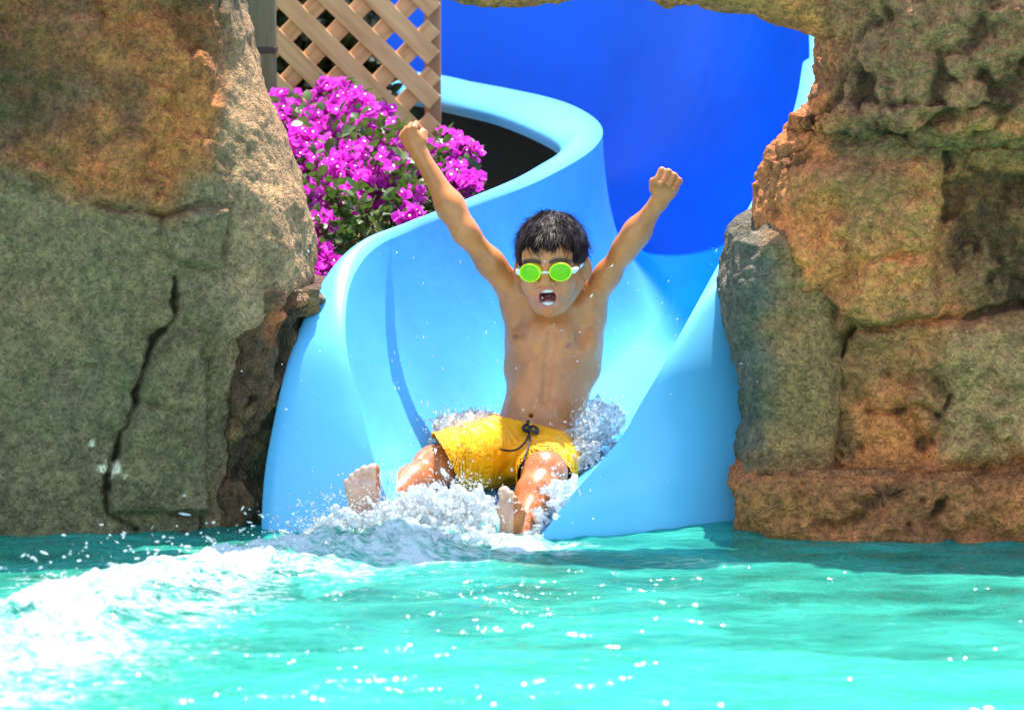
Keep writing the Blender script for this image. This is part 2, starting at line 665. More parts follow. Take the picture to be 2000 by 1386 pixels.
def water_mat():
    m, nt, b = new_mat('pool_water')
    nt.nodes.remove(b)
    tr = nt.nodes.new('ShaderNodeBsdfTransparent')
    tr.inputs[0].default_value = (0.26, 0.94, 0.78, 1)
    gl = nt.nodes.new('ShaderNodeBsdfGlossy')
    gl.inputs['Roughness'].default_value = 0.075
    df = nt.nodes.new('ShaderNodeBsdfDiffuse')      # air bubbles carried in the water
    df.inputs[0].default_value = (0.045, 0.41, 0.305, 1)
    fo = nt.nodes.new('ShaderNodeBsdfPrincipled')
    fo.inputs['Base Color'].default_value = (0.70, 0.82, 0.82, 1)
    fo.inputs['Roughness'].default_value = 0.3
    pos = nt.nodes.new('ShaderNodeNewGeometry').outputs['Position']
    mp = nt.nodes.new('ShaderNodeMapping')
    mp.inputs['Scale'].default_value = (1.0, 2.2, 1.0)
    nt.links.new(pos, mp.inputs[0])
    n1 = noise_node(nt, 15, 2.0, 0.5, mp.outputs[0])
    bp = nt.nodes.new('ShaderNodeBump')
    bp.inputs['Strength'].default_value = 1.0
    bp.inputs['Distance'].default_value = 0.026
    nt.links.new(n1.outputs[0], bp.inputs['Height'])
    nt.links.new(bp.outputs[0], gl.inputs['Normal'])
    a0 = nt.nodes.new('ShaderNodeAttribute')
    a0.attribute_name = 'Col'
    s0 = nt.nodes.new('ShaderNodeSeparateColor')
    nt.links.new(a0.outputs['Color'], s0.inputs[0])
    c0 = nt.nodes.new('ShaderNodeMath')
    c0.operation = 'MULTIPLY_ADD'
    c0.inputs[1].default_value = 0.78
    c0.inputs[2].default_value = 0.36
    nt.links.new(s0.outputs[1], c0.inputs[0])
    nt.links.new(c0.outputs[0], bp.inputs['Strength'])
    fr = nt.nodes.new('ShaderNodeFresnel')
    fr.inputs[0].default_value = 1.33
    nt.links.new(bp.outputs[0], fr.inputs['Normal'])
    n2 = noise_node(nt, 3.2, 4, 0.6, mp.outputs[0])
    r2 = ramp(nt, n2.outputs[0], [(0.35, 0.25), (0.7, 0.7)])
    mx = nt.nodes.new('ShaderNodeMixShader')
    nt.links.new(r2.outputs[0], mx.inputs[0])
    nt.links.new(tr.outputs[0], mx.inputs[1])
    nt.links.new(df.outputs[0], mx.inputs[2])
    mg = nt.nodes.new('ShaderNodeMixShader')
    fs = nt.nodes.new('ShaderNodeMath')
    fs.operation = 'MULTIPLY'
    fs.inputs[1].default_value = 0.6
    nt.links.new(fr.outputs[0], fs.inputs[0])
    nt.links.new(fs.outputs[0], mg.inputs[0])
    nt.links.new(mx.outputs[0], mg.inputs[1])
    nt.links.new(gl.outputs[0], mg.inputs[2])
    at = nt.nodes.new('ShaderNodeAttribute')
    at.attribute_name = 'Col'
    sp = nt.nodes.new('ShaderNodeSeparateColor')
    nt.links.new(at.outputs['Color'], sp.inputs[0])
    n3 = noise_node(nt, 38, 5, 0.7, mp.outputs[0])
    ma = nt.nodes.new('ShaderNodeMath')
    ma.operation = 'MULTIPLY_ADD'
    nt.links.new(n3.outputs[0], ma.inputs[0])
    ma.inputs[1].default_value = 2.2
    ma.inputs[2].default_value = -1.5
    mb = nt.nodes.new('ShaderNodeMath')
    mb.operation = 'MULTIPLY_ADD'
    nt.links.new(sp.outputs[0], mb.inputs[0])
    mb.inputs[1].default_value = 1.25
    nt.links.new(ma.outputs[0], mb.inputs[2])
    r3 = ramp(nt, mb.outputs[0], [(0.0, 0.0), (0.5, 0.92)])
    b3 = nt.nodes.new('ShaderNodeBump')
    b3.inputs['Strength'].default_value = 0.8
    b3.inputs['Distance'].default_value = 0.03
    n4 = noise_node(nt, 90, 4, 0.7)
    nt.links.new(n4.outputs[0], b3.inputs['Height'])
    nt.links.new(b3.outputs[0], fo.inputs['Normal'])
    mf = nt.nodes.new('ShaderNodeMixShader')
    nt.links.new(r3.outputs[0], mf.inputs[0])
    nt.links.new(mg.outputs[0], mf.inputs[1])
    nt.links.new(fo.outputs[0], mf.inputs[2])
    nt.links.new(mf.outputs[0], nt.nodes['Material Output'].inputs[0])
    return m


M_WATER = water_mat()


def foam_mat(name, clear):
    m, nt, b = new_mat(name)
    b.inputs['Base Color'].default_value = (0.98, 0.99, 0.99, 1)
    b.inputs['Roughness'].default_value = 0.12
    b.inputs['Specular IOR Level'].default_value = 0.7
    tl = nt.nodes.new('ShaderNodeBsdfTranslucent')
    tl.inputs[0].default_value = (0.97, 0.99, 0.99, 1)
    m1 = nt.nodes.new('ShaderNodeMixShader')
    m1.inputs[0].default_value = 0.55
    nt.links.new(b.outputs[0], m1.inputs[1])
    nt.links.new(tl.outputs[0], m1.inputs[2])
    tr = nt.nodes.new('ShaderNodeBsdfTransparent')
    tr.inputs[0].default_value = (0.9, 0.98, 0.98, 1)
    n = noise_node(nt, 55, 4, 0.65)
    r = ramp(nt, n.outputs[0], [(0.36, min(1.0, clear + 0.2)), (0.66, max(0.0, clear - 0.25))])
    mx = nt.nodes.new('ShaderNodeMixShader')
    nt.links.new(r.outputs[0], mx.inputs[0])
    nt.links.new(m1.outputs[0], mx.inputs[1])
    nt.links.new(tr.outputs[0], mx.inputs[2])
    gl = nt.nodes.new('ShaderNodeBsdfGlossy')
    gl.inputs['Roughness'].default_value = 0.05
    fr = nt.nodes.new('ShaderNodeFresnel')
    fr.inputs[0].default_value = 1.33
    mg = nt.nodes.new('ShaderNodeMixShader')
    nt.links.new(fr.outputs[0], mg.inputs[0])
    nt.links.new(mx.outputs[0], mg.inputs[1])
    nt.links.new(gl.outputs[0], mg.inputs[2])
    n2 = noise_node(nt, 160, 3, 0.6)
    bp = bump(nt, b, n2.outputs[0], 0.7, 0.006)
    nt.links.new(bp.outputs[0], gl.inputs['Normal'])
    nt.links.new(bp.outputs[0], fr.inputs['Normal'])
    nt.links.new(mg.outputs[0], nt.nodes['Material Output'].inputs[0])
    return m


M_FOAM = foam_mat('white_foam', 0.12)
M_SPLASH = foam_mat('clear_splash', 0.55)

# ------------------------------------------------------------------ setting: ground, pool, water
def sheet(name, x0, x1, y0, y1, z, mat):
    o = mesh_np(name, np.array([[x0, y0, z], [x1, y0, z], [x1, y1, z], [x0, y1, z]]), [(0, 1, 2, 3)], mat, smooth=False)
    o['kind'] = 'structure'
    return o


M_FLOOR = plain('pool_plaster', (0.44, 0.50, 0.45), 0.7, 2.2, 0.25)
M_EARTH = plain('dark_soil', (0.06, 0.045, 0.03), 0.9, 12, 0.5, 0.02)
sheet('pool_floor', -150, 150, -150, 150, -0.15, M_FLOOR)


def bank():
    V = np.array([[-60, 0.75, -0.145], [60, 0.75, -0.145], [60, 0.85, 0.06], [-60, 0.85, 0.06], [-60, 150, 0.06], [60, 150, 0.06]])
    o = mesh_np('ground', V, [(0, 1, 2, 3), (3, 2, 5, 4)], M_EARTH, smooth=False)
    o['kind'] = 'structure'


bank()

RIDGE = [(1010, 1062), (900, 1060), (760, 1075), (600, 1092), (420, 1118), (260, 1155), (120, 1205), (-40, 1262), (-300, 1330)]
RIDGE_W = np.array([[P(px, py, -0.4).x if False else 0, 0] for px, py in RIDGE])


def on_water(px, py):
    a, b = (px - 1000) / F_PX, -(py - 693) / F_PX
    dz = -_sp + b * _cp
    t = -CAM_Z / dz
    return np.array([a * t, CAM_Y + (_cp + b * _sp) * t])


RIDGE_W = np.array([on_water(*q) for q in RIDGE])
RIDGE_R = np.array([0.10, 0.12, 0.14, 0.15, 0.16, 0.18, 0.22, 0.27, 0.34])
RIDGE_H = np.array([0.02, 0.045, 0.055, 0.05, 0.042, 0.045, 0.05, 0.05, 0.05])


def ridge_field(x, y):
    """signed nearness (1 on the crest, 0 at the edge) and crest height"""
    best = np.full(np.shape(x), -9.0)
    hh = np.zeros(np.shape(x))
    for k in range(len(RIDGE_W) - 1):
        a, b = RIDGE_W[k], RIDGE_W[k + 1]
        d = b - a
        t = np.clip(((x - a[0]) * d[0] + (y - a[1]) * d[1]) / (d @ d), 0, 1)
        r = RIDGE_R[k] + (RIDGE_R[k + 1] - RIDGE_R[k]) * t
        dx, dy = x - a[0] - t * d[0], y - a[1] - t * d[1]
        q = 1 - np.sqrt(dx ** 2 + np.where(dy > 0, dy * 1.7, dy * 0.55) ** 2) / r
        hgt = RIDGE_H[k] + (RIDGE_H[k + 1] - RIDGE_H[k]) * t
        m = q > best
        best = np.where(m, q, best)
        hh = np.where(m, hgt, hh)
    return best, hh


def water_z(x, y):
    p = np.stack([x, y, 0 * x], -1)
    z = 0.010 * fbm(p * [1.6, 3.4, 1], 3)
    z += 0.011 * fbm(p * [3.6, 8.0, 1] + 3 + 0.25 * fbm(p * 3, 2)[:, None], 3, ridge=True)
    z += 0.0045 * fbm(p * [10, 22, 1] + 9, 3)
    q, h = ridge_field(x, y)
    near = np.clip(q, 0, 1)
    z += h * sstep(0.0, 0.75, near) * (0.7 + 0.7 * fbm(p * 11 + 4, 4) + 0.35 * fbm(p * 45 + 14, 4, .6))
    chop = sstep(-1.6, 0.2, q)
    z += chop * 0.010 * fbm(p * [16, 24, 1] + 30, 4)
    return z, q


def make_water():
    def axis(lo, hi, step, far):
        mid = np.arange(lo, hi, step)
        g = [step]
        while sum(g) < far:
            g.append(g[-1] * 1.35)
        g = np.cumsum(g)
        return g, mid
    g, mid = axis(-1.35, 1.35, 0.0065, 25)
    xs = np.concatenate([(mid[0] - g)[::-1], mid, mid[-1] + g])
    g2, midy = axis(-2.7, 0.1, 0.006, 25)
    ys = np.concatenate([(midy[0] - g2)[::-1], midy, np.array([0.2, 0.4, 0.74])])
    X, Y = np.meshgrid(xs, ys, indexing='ij')
    x, y = X.ravel(), Y.ravel()
    z, q = water_z(x, y)
    p = np.stack([x, y, 0 * x], -1)
    f = sstep(-1.5, 0.9, q) * 0.86
    f = f * (0.75 + 0.55 * fbm(p * 9 + 8, 4))
    streak = np.clip(fbm(p * [3.5, 14, 1] + 2, 4) * 0.5, 0, 1) * sstep(-3.4, -0.5, q) * 0.85
    f = np.clip(np.maximum(f, streak), 0, 1)
    chop = sstep(-4.2, -0.4, q) * sstep(-.15, .35, fbm(p * [2.4, 6.5, 1] + 21, 3)) + .10
    col = np.stack([f, np.clip(chop, 0, 1), f], -1)
    o = mesh_np('pool_water', np.stack([x, y, z], -1), grid_faces(len(xs), len(ys)), M_WATER, col=col)
    o['kind'] = 'structure'


make_water()

# ------------------------------------------------------------------ water slide
LI = [(800, 1085, -.43), (740, 930, -.39), (700, 780, -.32), (677, 680, -.26), (677, 590, -.17), (695, 530, -.08), (735, 483, .03),
      (800, 452, .15), (905, 410, .36), (1010, 372, .6), (1085, 337, .8), (1150, 298, .98), (1177, 262, 1.12), (1160, 230, 1.25),
      (1100, 199, 1.42), (1010, 178, 1.6), (930, 163, 1.74), (850, 147, 1.88), (650, 125, 2.15), (300, 105, 2.3)]
LO = [(512, 1100, -.34), (518, 940, -.30), (535, 830, -.27), (565, 700, -.22), (608, 592, -.14), (655, 515, -.06), (712, 467, .04),
      (795, 434, .16), (900, 393, .37), (1000, 352, .61), (1055, 322, .8), (1092, 298, .93), (1092, 280, 1.02), (1050, 255, 1.12),
      (980, 226, 1.28), (915, 209, 1.45), (860, 197, 1.6), (800, 185, 1.76), (640, 165, 2.0), (300, 145, 2.15)]
RI = [(1030, 1085, -.43), (1110, 975, -.39), (1205, 865, -.32), (1250, 790, -.28), (1290, 722, -.24), (1335, 640, -.17), (1378, 562, -.09),
      (1425, 475, .02), (1470, 390, .22), (1512, 310, .52), (1540, 245, .86), (1557, 190, 1.2), (1568, 125, 1.5), (1580, 62, 1.8)]
RO = [(1475, 1100, -.22), (1475, 960, -.20), (1475, 880, -.18), (1478, 800, -.15), (1482, 722, -.12), (1485, 645, -.09), (1490, 570, -.06),
      (1500, 490, .05), (1530, 400, .25), (1575, 315, .55), (1605, 248, .9), (1625, 190, 1.24), (1640, 122, 1.54), (1655, 58, 1.84)]
RTAIL_I = [(.72, 2.15, 1.7), (.50, 2.52, 2.3), (.08, 2.74, 2.7), (-.35, 2.84, 2.8), (-.9, 2.9, 2.85), (-1.5, 2.9, 2.9)]  # unseen rim of the bend, raised high to shade the wall below
RTAIL_O = [(.82, 2.21, 1.7), (.57, 2.60, 2.3), (.11, 2.84, 2.7), (-.35, 2.94, 2.8), (-.9, 3.0, 2.85), (-1.5, 3.0, 2.9)]
CEN = [(-.075, -.47, -.13), (-.065, -.40, -.05), (-.055, -.34, -.012), (-.045, -.28, .0), (-.035, -.21, .012), (-.02, -.12, .028), (0, -.02, .045),
       (.03, .12, .07), (.09, .35, .11), (.17, .6, .16), (.25, .85, .20), (.33, 1.1, .24), (.39, 1.4, .29), (.38, 1.72, .35), (.28, 2.02, .42),
       (.10, 2.25, .47), (-.1, 2.38, .52), (-.35, 2.46, .57), (-.9, 2.52, .62), (-1.5, 2.55, .66)]


def make_slide():
    root = thing('water_slide', 'blue fibreglass water slide curving down into the pool', 'water slide', (0, 0.4, 0))
    NT, NV = 240, 41
    L = catmull([tuple(P(*q)) for q in LI], NT)
    LOo = catmull([tuple(P(*q)) for q in LO], NT)
    R = catmull([tuple(P(*q)) for q in RI] + RTAIL_I, NT)
    ROo = catmull([tuple(P(*q)) for q in RO] + RTAIL_O, NT)
    C = catmull(CEN, NT)
    TT = np.linspace(0, len(LI) - 1, NT)

    def surf(off):
        rows = []
        am = np.radians(68 + 19 * sstep(8, 12, TT))[:, None]
        for v in np.linspace(-1, 1, NV):
            E = L if v < 0 else R
            w = abs(v)
            f = np.sin(w * am) / np.sin(am)
            g = ((1 - np.cos(w * am)) / (1 - np.cos(am)))[:, 0]
            q = C.copy()
            q[:, :2] += (E[:, :2] - C[:, :2]) * f
            q[:, 2] += (E[:, 2] - C[:, 2]) * g
            rows.append(q)
        S = np.stack(rows, 1)
        if off:
            du = np.gradient(S, axis=0)
            dv = np.gradient(S, axis=1)
            n = np.cross(du, dv)
            n /= np.linalg.norm(n, axis=2, keepdims=True) + 1e-9
            # n should point down / out of the trough
            sgn = np.sign(n[:, NV // 2, 2])[:, None, None]
            S = S - n * sgn * off
        return S.reshape(-1, 3)
    # pale blue exit; deeper blue paints the shade on the bend's outer wall
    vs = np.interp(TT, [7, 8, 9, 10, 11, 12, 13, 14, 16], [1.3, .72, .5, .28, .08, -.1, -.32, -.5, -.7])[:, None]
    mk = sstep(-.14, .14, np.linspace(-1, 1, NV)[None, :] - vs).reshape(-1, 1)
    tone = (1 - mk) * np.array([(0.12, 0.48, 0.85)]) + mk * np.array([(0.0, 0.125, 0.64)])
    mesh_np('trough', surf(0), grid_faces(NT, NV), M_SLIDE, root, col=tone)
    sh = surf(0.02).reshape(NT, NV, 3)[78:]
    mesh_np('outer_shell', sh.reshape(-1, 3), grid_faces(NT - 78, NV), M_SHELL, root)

    def rim(E, O):
        """rolled lip: a rounded strip from the trough edge to the outer edge, turned down at the end"""
        rows = []
        up = np.array([0, -0.35, 0.9])
        W = np.linalg.norm(O - E, axis=1, keepdims=True)
        for w in np.linspace(0, 1, 11):
            rows.append(E + (O - E) * w + up * (np.minimum(W * 0.16, 0.02) * math.sin(w * math.pi) ** 0.7))
        d = (O - E) / (W + 1e-6)
        for a, b in ((0.004, -0.006), (0.005, -0.014), (0.003, -0.026)):
            rows.append(O + d * a + np.array([0, 0.004, b]))
        S = np.stack(rows, 1)
        return S.reshape(-1, 3), grid_faces(len(E), len(rows))
    v, f = rim(L, LOo)
    mesh_np('rim', v, f, M_RIM, root)
    v, f = rim(R, ROo)
    mesh_np('rim', v, f, M_RIM, root)


make_slide()

# ------------------------------------------------------------------ rocks
def rock_loft(name, rows, parent, mat, colfn, nu=260, nv=260, expo=3.2, amp=1.0, feat=None, rough=None, seed=0, axis='z', front=0.72):
    """closed loft of super-ellipse sections. rows: (level, a0, a1, front y, back y); level is z (or x with axis='x'),
    a0..a1 the extent across"""
    rows = np.array(rows, float)
    lv = rows[:, 0]
    t = np.linspace(lv.min(), lv.max(), nv)
    o = np.argsort(lv)
    sm = np.stack([np.interp(t, lv[o], rows[o, k]) for k in range(1, 5)], 1)
    ker = np.hanning(7); ker /= ker.sum()
    for k in range(4):
        sm[:, k] = np.convolve(np.pad(sm[:, k], 3, mode='edge'), ker, 'valid')
    # angles: dense on the side that faces the pool
    th = np.linspace(-math.pi * 1.5, math.pi * 0.5, 20001)
    c, s = np.cos(th), np.sin(th)
    fx = np.sign(c) * np.abs(c) ** (2 / expo)
    fy = np.sign(s) * np.abs(s) ** (2 / expo)
    mx, my = (sm[:, 1] - sm[:, 0]).mean() / 2, (sm[:, 3] - sm[:, 2]).mean() / 2
    seg = np.hypot(np.diff(fx) * mx, np.diff(fy) * my) * np.where(fy[1:] < 0.35, 1.0, 0.12)
    acc = np.concatenate([[0], np.cumsum(seg)])
    us = np.linspace(0, acc[-1], nu, endpoint=False)
    sx, sy = np.interp(us, acc, fx), np.interp(us, acc, fy)
    cx, ax = (sm[:, 0] + sm[:, 1]) / 2, (sm[:, 1] - sm[:, 0]) / 2
    cy, ay = (sm[:, 2] + sm[:, 3]) / 2, (sm[:, 3] - sm[:, 2]) / 2
    A = cx[None, :] + ax[None, :] * sx[:, None]
    B = cy[None, :] + ay[None, :] * sy[:, None]
    T = np.broadcast_to(t[None, :], A.shape)
    V = np.stack([A, B, T], -1) if axis == 'z' else np.stack([T, B, A], -1)
    du = np.roll(V, -1, 0) - np.roll(V, 1, 0)
    dv = np.gradient(V, axis=1)
    N = np.cross(du, dv)
    N /= np.linalg.norm(N, axis=2, keepdims=True) + 1e-9
    cen = np.stack([cx, cy, t], -1) if axis == 'z' else np.stack([t, cy, cx], -1)
    if ((V - cen[None]) * N).sum() < 0:
        N = -N
    p = V.reshape(-1, 3)
    n = N.reshape(-1, 3)
    px, py = proj(p)
    rg = np.ones(len(p)) if rough is None else rough(px, py, p)
    q = p + seed * 3.7
    qw = q + 0.03 * np.stack([fbm(q * 9 + 3, 2), fbm(q * 9 + 13, 2), fbm(q * 9 + 23, 2)], -1)
    d = 0.022 * fbm(q * 5, 3) + 0.013 * fbm(q * 14, 4)
    d += rg * (0.013 * fbm(qw * 26, 5, 0.6) + 0.022 * (0.45 - worley(qw * 9)[0]) + 0.011 * (0.45 - worley(qw * 23 + 5)[0]) + 0.005 * (0.45 - worley(qw * 55 + 9)[0]) - 0.012 * sstep(0.30, 0.05, worley(qw * 26)[0]) * sstep(-.1, .3, fbm(q * 7 + 50, 2)))
    d -= rg * 0.022 * sstep(0.30, 0.85, fbm(qw * 9 + 44, 3, ridge=True)) * sstep(-.2, .25, fbm(q * 5 + 77, 2))
    d += (1 - rg) * (0.003 * fbm(q * 40, 3) + 0.004 * fbm(q * 20 + 4, 3, ridge=True))
    d *= amp
    if feat is not None:
        d += feat(px, py, p)
    p = p + n * d[:, None]
    col = colfn(px, py, p, d)
    tanned = col.mean(1, keepdims=True) * np.array([1.34, .94, .60])
    col = np.clip((col * .78 + tanned * .22) * np.array([1.85, 1.62, 1.42]), 0, 1)
    F = grid_faces(nu, nv, wrap_u=True)
    # caps
    base = len(p)
    bot = p.reshape(nu, nv, 3)[:, 0].mean(0)
    top = p.reshape(nu, nv, 3)[:, -1].mean(0)
    p = np.vstack([p, bot, top])
    col = np.vstack([col, col[0], col[nv - 1]])
    i = np.arange(nu)
    j = (i + 1) % nu
    tb = np.stack([j * nv, i * nv, np.full(nu, base), np.full(nu, base)], 1)
    tt = np.stack([i * nv + nv - 1, j * nv + nv - 1, np.full(nu, base + 1), np.full(nu, base + 1)], 1)
    faces = [tuple(r) for r in F.tolist()] + [tuple(r[:3]) for r in tb.tolist()] + [tuple(r[:3]) for r in tt.tolist()]
    return mesh_np(name, p, faces, mat, parent, col=col)


def zx(py, Y):
    return P(1000, py, Y).z


def xz(px, Y):
    return P(px, 693, Y).x


def blend(base, *layers):
    c = np.array(base, float)
    for w, k in layers:
        c = c * (1 - w[:, None]) + np.array(k)[None, :] * w[:, None]
    return c


OCHRE, ORANGE, GREY, GREEN, TAN, DARK, BROWN, OLIVE = (lin(190, 122, 56), lin(196, 106, 54), lin(122, 114, 96), lin(80, 104, 76), lin(160, 142, 112),
                                                       lin(46, 42, 32), lin(128, 84, 54), lin(122, 114, 84))
CRACK_L = [(345, 545), (350, 580), (335, 620), (305, 660), (285, 720), (262, 770), (240, 835), (218, 890), (210, 1000), (270, 1035)]
LEDGE_L = [(60, 345), (150, 385), (230, 408), (320, 420), (405, 395), (440, 400)]
ZONE_ROUGH = [(-400, -200), (420, -200), (425, 60), (412, 330), (345, 340), (325, 415), (230, 405), (140, 385), (60, 345), (-400, 330)]


def left_rough(px, py, p):
    wob = 14 * fbm(p * 16, 3)
    return 0.12 + 0.88 * soft_inside(px + wob, py + wob, ZONE_ROUGH, 12)


def left_feat(px, py, p):
    wob = 7 * fbm(p * 22 + 5, 3)
    var = 0.35 + 0.65 * sstep(-.25, .35, fbm(p * 15 + 90, 3))
    d = -0.036 * (0.1 + 0.9 * var) * np.exp(-(poly_dist(px + 2 * wob, py + 1.5 * wob, CRACK_L) / (2.0 + 4 * var)) ** 2)
    d -= 0.022 * var * np.exp(-(poly_dist(px + wob, py + wob, LEDGE_L) / 6) ** 2)
    d -= 0.009 * var * np.exp(-(poly_dist(px + wob, py + wob, [(318, 420), (322, 490), (350, 510), (395, 525), (440, 525), (446, 405)]) / 5) ** 2)
    d -= 0.014 * var * np.exp(-(poly_dist(px + wob, py, [(200, 525), (275, 520)]) / 4) ** 2)
    d -= 0.012 * var * np.exp(-(poly_dist(px + wob, py, [(105, 720), (185, 714)]) / 4) ** 2)
    d -= 0.020 * var * np.exp(-(poly_dist(px + wob, py + wob, [(388, 650), (398, 720), (392, 800), (400, 900), (404, 1040)]) / 8) ** 2)
    d -= 0.016 * var * np.exp(-(poly_dist(px + wob, py + wob, [(300, 995), (335, 1002), (380, 1000)]) / 6) ** 2)
    d -= 0.016 * var * np.exp(-(poly_dist(px + wob, py + wob, [(270, 780), (310, 795), (360, 800)]) / 5) ** 2)
    d += 0.018 * soft_inside(px + wob, py + wob, ZONE_ROUGH, 30)
    d += 0.032 * soft_inside(px + 1.5 * wob, py + 1.5 * wob, [(345, 645), (392, 650), (396, 1000), (215, 1000), (222, 900), (290, 730)], 6)
    d += 0.020 * soft_inside(px + wob, py + wob, [(324, 424), (440, 408), (436, 525), (350, 508), (325, 485)], 8)
    return d


def left_col(px, py, p, d):
    n1, n2, n3 = fbm(p * 6 + 1, 4), fbm(p * 13 + 7, 4), fbm(p * 3.1 + 11, 3)
    wob = 22 * n2
    rz = soft_inside(px + 1.6 * wob, py + 1.6 * wob, ZONE_ROUGH, 42)
    c = blend(np.tile(OLIVE, (len(p), 1)),
              (sstep(0.0, 0.5, n3) * 0.4, GREEN), (sstep(0.05, 0.6, n1) * 0.6, GREY),
              (sstep(560, 760, py + 90 * n1) * sstep(420, 250, px) * 0.4, GREEN),
              (sstep(420, 490, px + wob) * 0.85, TAN), (sstep(440, 520, px + wob) * sstep(-0.1, 0.5, n2) * 0.5, OLIVE),
              (rz * .9, BROWN), (rz * sstep(-0.15, 0.4, n1) * 0.7, OCHRE), (rz * sstep(0.0, 0.5, n2) * 0.5, ORANGE), (rz * sstep(0.0, 0.5, -n1) * 0.6, GREY),
              (rz * sstep(260, 330, px + wob) * sstep(150, 210, py) * 0.7, OCHRE),
              (rz * sstep(90, 0, np.hypot(px - 40, (py - 130) * 0.7) - 60) * 0.6, lin(70, 66, 44)),
              (sstep(60, 10, py + wob) * sstep(250, 330, px) * 0.6, lin(74, 84, 66)),
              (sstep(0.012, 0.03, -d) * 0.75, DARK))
    # pale lime splashes left by the pool
    n2 = n2 + 1.6 * fbm(p * 70, 3)
    spl = sstep(14, 6, np.hypot(px - 200, (py - 915) * 0.9) + 8 * n2 + 6 * n1) + sstep(13, 5, np.hypot(px - 224, (py - 918) * 0.7) + 9 * n2)
    spl += sstep(10, 4, np.hypot(px - 180, py - 865) + 9 * n2)
    return blend(c * np.array([.80, .72, .74]), (np.clip(spl, 0, 1) * 0.85, lin(190, 205, 190)))


def make_left_rock():
    root = thing('boulder', 'large rough brown and green boulder at the left of the slide mouth', 'rock', (-0.9, -0.1, 0))
    prof = [(-60, 455), (0, 466), (90, 488), (190, 520), (300, 562), (400, 598), (470, 606), (540, 602), (600, 580), (650, 545), (720, 520), (800, 500), (900, 492), (1000, 498), (1075, 505), (1250, 510)]
    rows = []
    for py, xr in prof:
        k = (py - 400) / 700
        yf = -0.33 - 0.10 * max(0, k) + 0.10 * max(0, -k)
        Yr = yf + 0.28
        rows.append((zx(py, Yr), -1.6, P(xr, py, Yr).x, yf, yf + 0.72))
    rows.sort()
    rows.append((rows[-1][0] + 0.25, -1.6, rows[-1][2] - 0.08, rows[-1][3] + 0.08, rows[-1][4] - 0.08))
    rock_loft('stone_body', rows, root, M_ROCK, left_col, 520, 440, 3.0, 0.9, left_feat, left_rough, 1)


make_left_rock()


def wet_col(px, py, p, d):
    n1, n2 = fbm(p * 9 + 1, 4), fbm(p * 22, 3)
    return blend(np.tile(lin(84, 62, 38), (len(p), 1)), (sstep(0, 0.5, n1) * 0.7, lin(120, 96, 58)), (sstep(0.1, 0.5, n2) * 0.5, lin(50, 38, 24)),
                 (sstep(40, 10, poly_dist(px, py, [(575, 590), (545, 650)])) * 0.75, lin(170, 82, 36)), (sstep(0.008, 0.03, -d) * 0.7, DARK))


def make_wet_rock():
    root = thing('boulder', 'dark wet brown rock wedged between the left boulder and the slide', 'rock', (-0.5, 0.0, 0))
    prof = [(560, 640), (600, 640), (700, 610), (800, 560), (900, 545), (1000, 540), (1080, 540), (1250, 540)]
    rows = []
    for py, xr in prof:
        Y = -0.14
        rows.append((zx(py, Y), P(380, py, Y).x, P(xr, py, Y).x, -0.26 - 0.05 * (py - 600) / 500, 0.2))
    rows.sort()
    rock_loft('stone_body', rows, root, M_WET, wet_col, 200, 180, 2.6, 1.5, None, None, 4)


make_wet_rock()


def right_feat(px, py, p):
    wob = 9 * fbm(p * 20 + 3, 3)
    d = 0
    d = d - 0.030 * np.exp(-(poly_dist(px + wob, py + wob, [(1690, 640), (1790, 628), (1850, 622), (1930, 615), (2040, 590)]) / 8) ** 2)
    d -= 0.026 * np.exp(-(poly_dist(px + wob, py + wob, [(1848, 300), (1846, 400), (1830, 470), (1832, 560)]) / 10) ** 2)
    d -= 0.018 * np.exp(-(poly_dist(px + wob, py + wob, [(1690, 805), (1760, 810), (1800, 790), (1850, 830)]) / 6) ** 2)
    d -= 0.02 * np.exp(-(poly_dist(px + wob, py + wob, [(1665, 640), (1640, 660), (1635, 700)]) / 7) ** 2)
    d -= 0.02 * np.exp(-(poly_dist(px + wob, py + wob, [(1855, 770), (1835, 815)]) / 5) ** 2)
    d += 0.03 * soft_inside(px + wob, py + wob, [(1540, 330), (1845, 320), (1830, 620), (1690, 630), (1560, 560)], 16)
    d += 0.022 * soft_inside(px + wob, py + wob, [(1845, 640), (2100, 620), (2100, 900), (1860, 900)], 20)
    d -= 0.015 * soft_inside(px + wob, py + wob, [(1860, 320), (2100, 310), (2100, 590), (1850, 610)], 22)
    return d


